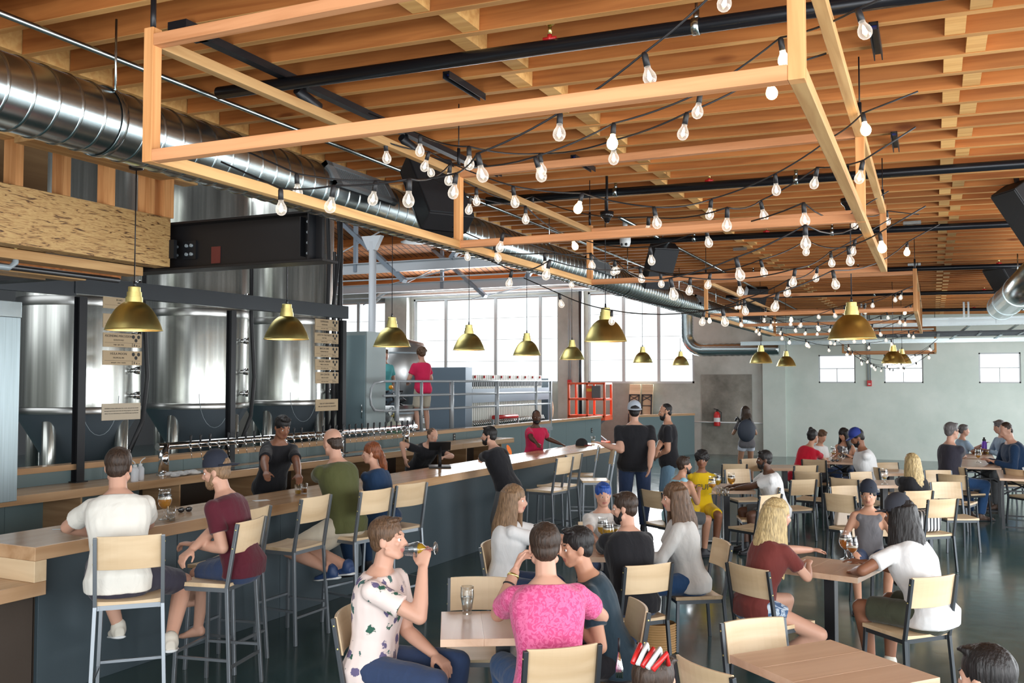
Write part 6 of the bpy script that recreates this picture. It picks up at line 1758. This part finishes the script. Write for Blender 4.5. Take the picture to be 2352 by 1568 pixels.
person('bartender in a hot pink red tee and glasses, hands on the bar, facing the camera', l, h, hd=(1232, 957), lean=8, head=(-20, 4), sk='dark', hair=('buzz', 'black'), beard='black', shirt=(RED, 'short'), legs=(BLACK, 'pants'), s=1.0, lh=w(on_bar(1286, 1024)) + V((0, 0, .04)), rh=w(on_bar(1240, 1036)) + V((0, 0, .04)), glasses=False, vox=MV)
# standing group
l = at_d(1462, 1100, 13.25); h = 112; w = locW(l, h)
person('big person in a black tee and grey cap, back turned, hand on a stool', l, h, hd=(1457, 945), lean=2, head=(0, 0), hair=('short', 'black'), shirt=(BLACK, 'short'), legs=(DENIM, 'pants'), s=1.07, fat=1.42, cap=(CAPG, True), lh=w(at_d(1385, 1020, 13.25)), lp=(-.5, -.4, -1), rh=w(at_d(1492, 1092, 12.9)), rp=(1, -.5, 0), vox=MV, hem=-.13)
l = at_d(1545, 1100, 13.9); h = 200; w = locW(l, h)
person('person in a black tee and light jeans standing in profile beside the big man', l, h, hd=(1530, 945), lean=2, head=(0, 6), sk='tan', hair=('buzz', 'black'), beard='black', shirt=(BLACK, 'short'), legs=(LTJEAN, 'pants'), s=1.07, fat=1.12, rh=w(at_d(1500, 1060, 13.4)), lh=w(at_d(1505, 1050, 13.9)), vox=MV)
# brewers on the platform
l = at_d(968, 940, 18.5); h = 150
person('person in a red tee and khaki shorts with curly hair, standing on the platform', l, h, hd=(968, 812), base=1.061, lean=4, head=(0, 10), hair=('curly', 'brown'), shirt=(RED, 'short'), legs=(KHAKI, 'shorts'), s=1.0, lh=(-.15, .33, 1.05), rh=(.15, .33, 1.05), vox=FV)
l = at_d(883, 940, 19.3); h = -40
person('person in a teal tee half hidden by the tall grey cabinet', l, h, hd=(884, 815), base=1.061, lean=2, fem=True, hair=('short', 'brown'), shirt=(TEALT, 'short'), legs=(NAVY, 'shorts'), s=.95, vox=FV)
# far standing woman
l = at_d(1705, 1062, 19.2); l.z = 0; h = 120
hair_len['person in pale shorts with a dark backpack, standing by the far concrete wall'] = .25
pr = person('person in pale shorts with a dark backpack, standing by the far concrete wall', l, h, hd=(1712, 945), lean=3, fem=True, sk='olive', hair=('long', 'darkbrown'), shirt=(GREYT, 'short'), legs=(CL('pale_shorts', (.55, .6, .68)), 'hot'), s=.95, lh=(-.12, .3, 1.1), rh=(.12, .3, 1.1), vox=FV)
t = empty('backpack', (l.x - .26 * math.cos(R(h)), l.y - .26 * math.sin(R(h)), 1.13), R(h - 90), 'dark backpack on the standing person by the concrete wall', 'bag')
MB().ball((0, 0, 0), (.19, .11, .23), 18, 12).build('bag_body', plain('bag_navy', (.03, .04, .06), .7), t)
for sg in (-1, 1): MB().tube([(sg * .11, .05, .19), (sg * .125, .19, .26), (sg * .13, .27, .2)], .02, 8).build('strap', BLACKP, t)

# far beer table group
l, h = sit_at('F5', .02); h = 60; w = locW(l, h)
person('person in a crimson top seated at the far beer table, leaning right', l, h, hd=(1866, 1002), seat=SC_, lean=22, fem=True, side=8, sk='tan', hair=('bun', 'black'), shirt=(CRIM, 'short'), legs=(BLACK, 'pants'), s=.96, lh=w(on_t(1905, 1052)), rh=w(on_t(1903, 1060)), vox=FV)
def far(label, px, py, d, h, **k):
    l = at_d(px, py, d); return person(label, l, h, seat=SC_, vox=FV, **k)
def stool_for(px, py, d, h, label):
    l = at_d(px, py, d); l.z = 0; f = V((math.cos(R(h)), math.sin(R(h)), 0))
    o = dup(PROTO['dining_chair'], l + f * .04, R(h - 90), label, 'wood and steel dining chairs'); return o
far('person in a white tee seated behind the crimson top person', 1888, 1040, 17.0, -40, hd=(1887, 1001), lean=16, fem=True, sk='tan', hair=('short', 'brown'), shirt=(WHITE, 'short'), legs=(DENIM, 'pants'), s=.97, head=(0, 25))
stool_for(1888, 1040, 17.0, -40, 'chair hidden under the white tee person behind the crimson top')
hair_len['person in a dark sleeveless top with long black hair at the far beer table'] = .28
far('person in a dark sleeveless top with long black hair at the far beer table', 1940, 1040, 17.4, -100, hd=(1938, 997), lean=16, fem=True, sk='tan', hair=('long', 'black'), shirt=(GREYT, 'tank'), legs=(DENIM, 'pants'), s=1.02, head=(-30, 25), rh=(.1, .3, .78), lh=(-.1, .3, .78))
stool_for(1940, 1040, 17.4, -100, 'chair hidden under the long black haired person at the far beer table')
l, h = sit_at('F9', .02); h = 196; w = locW(l, h)
person('person in a white tee and royal blue cap bent over the far beer table', l, h, hd=(1970, 1004), seat=SC_, lean=17, sk='brown', hair=('short', 'black'), beard='black', shirt=(WHITE, 'short'), legs=(DENIM, 'shorts'), s=1.06, fat=1.15, cap=(CAPB, False), head=(0, 28), lh=w(on_t(1945, 1058)), rh=w(on_t(1955, 1062)), vox=FV)
# right folding tables
l, h = sit_at('F11', .02); h = 35; w = locW(l, h)
person('person in a dark tee and sunglasses with grey hair, seated left of the folding tables', l, h, hd=(2185, 990), seat=SC_ + .06, lean=4, hair=('short', 'grey'), shirt=(CL('charcoal_tee', (.03, .028, .04)), 'short'), legs=(JEANS, 'pants'), shoes=SHOEBR, s=1.12, glasses=True, rh=w(on_t(2225, 1068)), lh=w(on_t(2222, 1062)), vox=FV)
far('person in a pale blue shirt seated behind the man in sunglasses', 2216, 1040, 18.2, 10, hd=(2213, 988), lean=4, hair=('short', 'grey'), shirt=(SKYB, 'short'), legs=(JEANS, 'pants'), s=1.08, lh=(-.1, .42, .9), rh=(.1, .42, .78))
stool_for(2216, 1040, 18.2, 10, 'chair hidden under the pale blue shirt person at the folding tables')
pr = far('person in a navy jacket with a white stripe, bent over the folding table at right', 2318, 1070, 15.6, 196, hd=(2312, 988), lean=18, hair=('buzz', 'darkbrown'), shirt=(NAVY, 'long'), legs=(GREYP, 'pants'), shoes=SHOEBR, s=1.12, fat=1.15, head=(10, 25), lh=(-.15, .5, .8), rh=(.15, .5, .8))
q = pr[2]
mb = MB(); rr_ = []
for k in range(17):
    a_ = R(-10 + 200 * k / 16) + math.pi; rr_.append(q['P'] + q['u'] * (.22 + .05 * math.cos(a_)) + q['sx'] * .205 * 1.12 * math.cos(a_) + q['sy'] * (.165 * 1.12 * math.sin(a_) + .01))
for k in range(16):
    p0, p1 = rr_[k], rr_[k + 1]; mb.add([p0 - q['u'] * .035, p1 - q['u'] * .035, p1 + q['u'] * .035, p0 + q['u'] * .035], [(0, 1, 2, 3)], 0, True)
mb.build('stripe', WHITE, pr[0])
stool_for(2318, 1070, 15.6, 196, 'chair hidden under the navy jacket person at right')
far('person in a sky blue shirt behind the navy jacket person at right', 2312, 1040, 18.0, 200, hd=(2296, 980), lean=14, hair=('short', 'grey'), shirt=(SKYB, 'long'), legs=(GREYP, 'pants'), s=1.12, head=(0, 12), lh=(-.15, .45, .8), rh=(.15, .45, .8))
stool_for(2312, 1040, 18.0, 200, 'chair hidden under the sky blue shirt person at right')
# hoodie woman
l, h = sit_at('H1', .02); h = 128; w = locW(l, h)
hair_len['person with long blonde hair in a black hoodie, back to the camera'] = .56
person('person with long blonde hair in a black hoodie, back to the camera', l, h, hd=(2094, 1062), seat=SC_, lean=8, fat=1.18, fem=True, head=(14, 6), hair=('long', 'blonde'), shirt=(BLACK, 'sweater'), legs=(BLACK, 'pants'), s=1.0, lh=w(on_t(2035, 1100)), rh=w(on_t(2065, 1095)), vox=MV)
# boy in grey tank
l, h = sit_at('H2', .02); h = -82; w = locW(l, h)
person('boy in a grey tank top and dark cap, facing the camera behind the ambers', l, h, hd=(1995, 1137), seat=SC_, lean=6, head=(-10, 4), sk='tan', hair=('short', 'black'), shirt=(GREYT, 'tank'), legs=(DENIM, 'shorts'), s=.86, cap=(CAPD, True), lh=(-.16, .25, .56), rh=(.16, .25, .56), vox=MV)
# white tee woman with cap
l, h = sit_at('C11', .03); h = 150; w = locW(l, h)
hair_len['person with long black hair under a dark cap, in a white tee at the ambers'] = .44
person('person with long black hair under a dark cap, in a white tee at the ambers', l, h, hd=(2068, 1182), seat=SC_, lean=20, fem=True, head=(10, 6), sk='brown', hair=('long', 'black'), shirt=(WHITE, 'short'), legs=(OLVP, 'shorts'), s=1.04, fat=1.12, cap=(CAPCH, False), lh=w(on_t(1962, 1322)) + V((0, 0, .03)), lp=(-1, .1, -.3), rh=w(on_t(1985, 1300)) + V((0, 0, .03)), vox=MV, shoes=SHOEW)
# blonde in rust tee
l, h = sit_at('C8', -.03); h = 42; w = locW(l, h)
hair_len['person with long blonde hair in a rust red tee and tie dye shorts'] = .44
person('person with long blonde hair in a rust red tee and tie dye shorts', l, h, hd=(1783, 1182), seat=SC_, lean=17, fem=True, head=(-14, 8), hair=('long', 'blonde'), shirt=(RUST, 'short'), legs=(TIEDYE, 'hot'), s=1.02, rh=w(on_t(1856, 1306)) + V((0, 0, .03)), rp=(.8, -.4, -.4), lh=w(on_t(1862, 1292)) + V((0, 0, .1)), rf=(.02, .12, .12), lf=(-.2, .3, .075), rk_=(.9, 1, .3), vox=MV)
# yellow shirt table
l, h = sit_at('H4', .02); h = 208; w = locW(l, h)
person('bearded person in a white tee, arms on the table, right of the yellow shirt', l, h, hd=(1757, 1055), seat=SC_, lean=15, head=(-8, 4), sk='dark', hair=('short', 'black'), beard='black', shirt=(WHITE, 'short'), legs=(GREYP, 'shorts'), s=1.09, fat=1.12, lh=w(on_t(1692, 1128)) + V((0, 0, .035)), lp=(-1, -.2, -.2), rh=w(on_t(1688, 1122)) + V((0, 0, .035)), vox=MV)
l, h = sit_at('H3', .02); h = -70; w = locW(l, h)
pr = person('person in a yellow tee with tied up dark hair, behind the beers', l, h, hd=(1612, 1055), seat=SC_, lean=6, head=(-10, 6), fem=True, sk='brown', hair=('curly', 'black'), shirt=(YELLOW, 'short'), legs=(YELLOW, 'shorts'), s=1.0, lh=w(on_t(1632, 1105)) + V((0, 0, .06)), rh=w(on_t(1618, 1112)) + V((0, 0, .05)), vox=MV)
q = pr[2]; lettering('CUP', .10, BLACKP, pr[0], q['P'] + q['u'] * .30 + q['sy'] * .152, (R(90 - 6), 0, R(180)))
l, h = sit_at('C17', .02); h = 52; w = locW(l, h)
person('bearded person in a pale blue tank top with sunglasses on the head', l, h, hd=(1570, 1068), seat=SC_, lean=14, head=(-22, 0), sk='tan', hair=('short', 'darkbrown'), beard='black', shirt=(LTBLUE, 'tank'), legs=(GREYP, 'shorts'), s=1.04, rh=w(on_t(1605, 1136)) + V((0, 0, .04)), lh=w(on_t(1610, 1125)) + V((0, 0, .04)), vox=MV)
# middle table
l, h = sit_at('C7', .02); h = 206; w = locW(l, h)
hair_len['person in an oatmeal sweater with long brown hair, seated facing left'] = .34
person('person in an oatmeal sweater with long brown hair, seated facing left', l, h, hd=(1550, 1142), seat=SC_, lean=10, head=(0, 6), fem=True, sk='fair', hair=('long', 'brown'), shirt=(SWEAT, 'sweater'), legs=(JEANS, 'pants'), s=1.04, fat=1.12, lh=w(on_t(1455, 1272)) + V((0, 0, .04)), rh=(.14, .34, .60), vox=MV)
l, h = sit_at('C5', .03); h = 128; w = locW(l, h)
person('bearded person in a black tee, back turned, looking left at the middle table', l, h, hd=(1437, 1166), seat=SC_, lean=14, head=(58, 6), sk='fair', hair=('short', 'darkbrown'), beard='black', shirt=(BLACK, 'short'), legs=(DENIM, 'pants'), s=1.06, fat=1.08, lh=w(on_t(1380, 1275)) + V((0, 0, .04)), rh=w(on_t(1430, 1268)) + V((0, 0, .04)), vox=NV)
l, h = sit_at('H5', .02); h = -68; w = locW(l, h)
person('person with blue hair in a white printed tee, facing the camera behind the beers', l, h, hd=(1385, 1135), seat=SC_, lean=6, head=(10, 10), sk='fair', hair=('short', 'blue'), shirt=(printed('ink_print_tee', (.66, .65, .63), (.62, .61, .59), 5), 'short'), legs=(DENIM, 'pants'), s=1.0, lh=w(on_t(1408, 1250)) + V((0, 0, .05)), rh=w(on_t(1372, 1255)) + V((0, 0, .05)), vox=MV)
l, h = sit_at('C6', .0); h = 14; w = locW(l, h)
hair_len['person in a white top with long dark blonde hair, seated facing right'] = .40
person('person in a white top with long dark blonde hair, seated facing right', l, h, hd=(1180, 1147), seat=SC_, lean=8, head=(-4, 2), fem=True, sk='fair', hair=('long', 'lightbrown'), shirt=(WHITE, 'short'), legs=(DENIM, 'pants'), s=1.03, fat=1.08, rh=w(on_t(1345, 1270)) + V((0, 0, .04)), lh=w(on_t(1350, 1258)) + V((0, 0, .04)), vox=MV)
# front table
l, h = sit_at('C2', .0); h = 8; w = locW(l, h)
pr = person('person in a pale palm print shirt drinking from a glass, in profile facing right', l, h, hd=(888, 1238), seat=SC_, lean=6, head=(4, -4), sk='fair', hair=('short', 'brown'), shirt=(FLORAL, 'short'), legs=(DENIM, 'pants'), s=1.08, rh=lambda hp: hp(.055, .215, -.165), rp=(.35, .35, -1), lh=(-.05, .36, .60), lp=(-.6, -1, 0), hn=(None, (-1, -.1, .1)), curl=.8, lcurl=.5, vox=.0075)
q = pr[2]; tip = q['hp'](0, .100, -.064); root = pr[0]
Mw = Matrix.Translation(root.location) @ Matrix.Rotation(root.rotation_euler.z, 4, 'Z')
tw_ = Mw @ tip; hw = Mw @ (q['arm'][1][2] + V((0, .02, .06)))
ax = (Mw.to_3x3() @ V((0, -1, -.10))).normalized()
t = empty('beer_glass', tw_ - ax * .185, 0, 'tilted beer glass held to the mouth of the palm print shirt man', 'glass'); t.rotation_mode = 'QUATERNION'; t.rotation_quaternion = V((0, 0, 1)).rotation_difference(ax)
MB().lathe([(0, .004), (.034, 0), (.036, .004), (.012, .012), (.006, .03), (.006, .055), (.015, .066), (.033, .085), (.042, .11), (.042, .13), (.036, .16), (.034, .185)], 24).build('glass_body', GLASS, t)
MB().lathe([(0, .064), (.012, .066), (.03, .085), (.036, .1), (0, .1)], 20).build('beer', BEER['gold'], t)
l, h = sit_at('C1', .0); h = 122; w = locW(l, h)
pr = person('person in a pink patterned shirt seated at the front table, back to the camera', l, h, hd=(1252, 1256), seat=SC_, lean=12, twist=-3, head=(-4, 6), sk='fair', hair=('short', 'darkbrown'), shirt=(PINK, 'short'), legs=(JEANS, 'pants'), s=1.08, fat=1.05, lh=w(at_d(1182, 1314, 5.45)), lp=(-.5, .15, -1), rh=w(on_t(1300, 1430)) + V((0, 0, .04)), rp=(1, 0, -.4), hn=((.6, -.4, -.3), None), lcurl=.7, vox=.0075)
q = pr[2]; a_, e_, w_ = q['arm'][-1]
MB().lathe([(.031, -.008), (.035, -.006), (.035, .006), (.031, .008)], 20, e_.lerp(w_, .9), M=(V((0, 0, 1)).rotation_difference(w_ - e_)).to_matrix().to_4x4()).build('wristwatch', BRASS, pr[0])
MB().lathe([(.036, -.006), (.04, -.004), (.04, .004), (.036, .006)], 20, e_.lerp(w_, .68), M=(V((0, 0, 1)).rotation_difference(w_ - e_)).to_matrix().to_4x4()).build('bracelet', BLACKP, pr[0])
l, h = sit_at('C4', -.02); h = 202; w = locW(l, h)
pr = person('person in a dark teal tee leaning in beside the pink shirt man', l, h, hd=(1328, 1256), seat=SC_, lean=20, head=(14, 6), sk='tan', hair=('short', 'black'), shirt=(TEAL, 'short'), legs=(BLACK, 'pants'), s=1.04, lh=w(on_t(1312, 1438)) + V((0, 0, .05)), rh=w(on_t(1320, 1425)) + V((0, 0, .05)), vox=NV)
t = empty('keys', at_d(1422, 1535, 4.95), 0, 'bunch of silver keys hanging at the hip of the dark teal tee person', 'keys')
for k in range(4): MB().tube([(0, 0, .09), (.008 * k - .012, .004, 0), (.01 * k - .015, .004, -.05)], [.003, .01, .005], 6).build('key', CHROME, t)
MB().tube([(0, 0, .09), (0, 0, .16)], .006, 6).build('clip', BLACKP, t)
# bottom edge people
l = at_d(2285, 1500, 3.05); l.z = 0; h = 150
stool_for(2285, 1500, 3.05, 150, 'chair under the dark haired person in the lower right corner')
person('dark haired person in the lower right corner, only the head in view', l, h, hd=(2272, 1560), seat=SC_, lean=8, head=(0, 6), sk='fair', hair=('short', 'black'), shirt=(BLACK, 'short'), legs=(DENIM, 'pants'), s=.92, vox=MV)
l = at_d(1490, 1500, 3.3); l.z = 0; h = 60
stool_for(1490, 1500, 3.3, 60, 'chair under the dark haired person at the bottom edge')
pr = person('dark haired person at the bottom edge with a red and white hair tie', l, h, hd=(1500, 1570), seat=SC_, lean=20, fem=True, head=(0, 10), sk='fair', hair=('short', 'darkbrown'), shirt=(BLACK, 'short'), legs=(DENIM, 'pants'), s=.90, vox=MV)
q = pr[2]; mb = MB(); hp_ = q['hp']
for k in range(5): mb.tube([hp_(-.08 + .04 * k, -.02, .1), hp_(-.06 + .04 * k, -.06, .15 + .01 * (k % 2)), hp_(-.03 + .03 * k, -.12, .08)], .010, 6, k % 2)
mb.build('hair_tie', [REDP, WHITEP], pr[0])

bpy.data.scenes.remove(WORK)
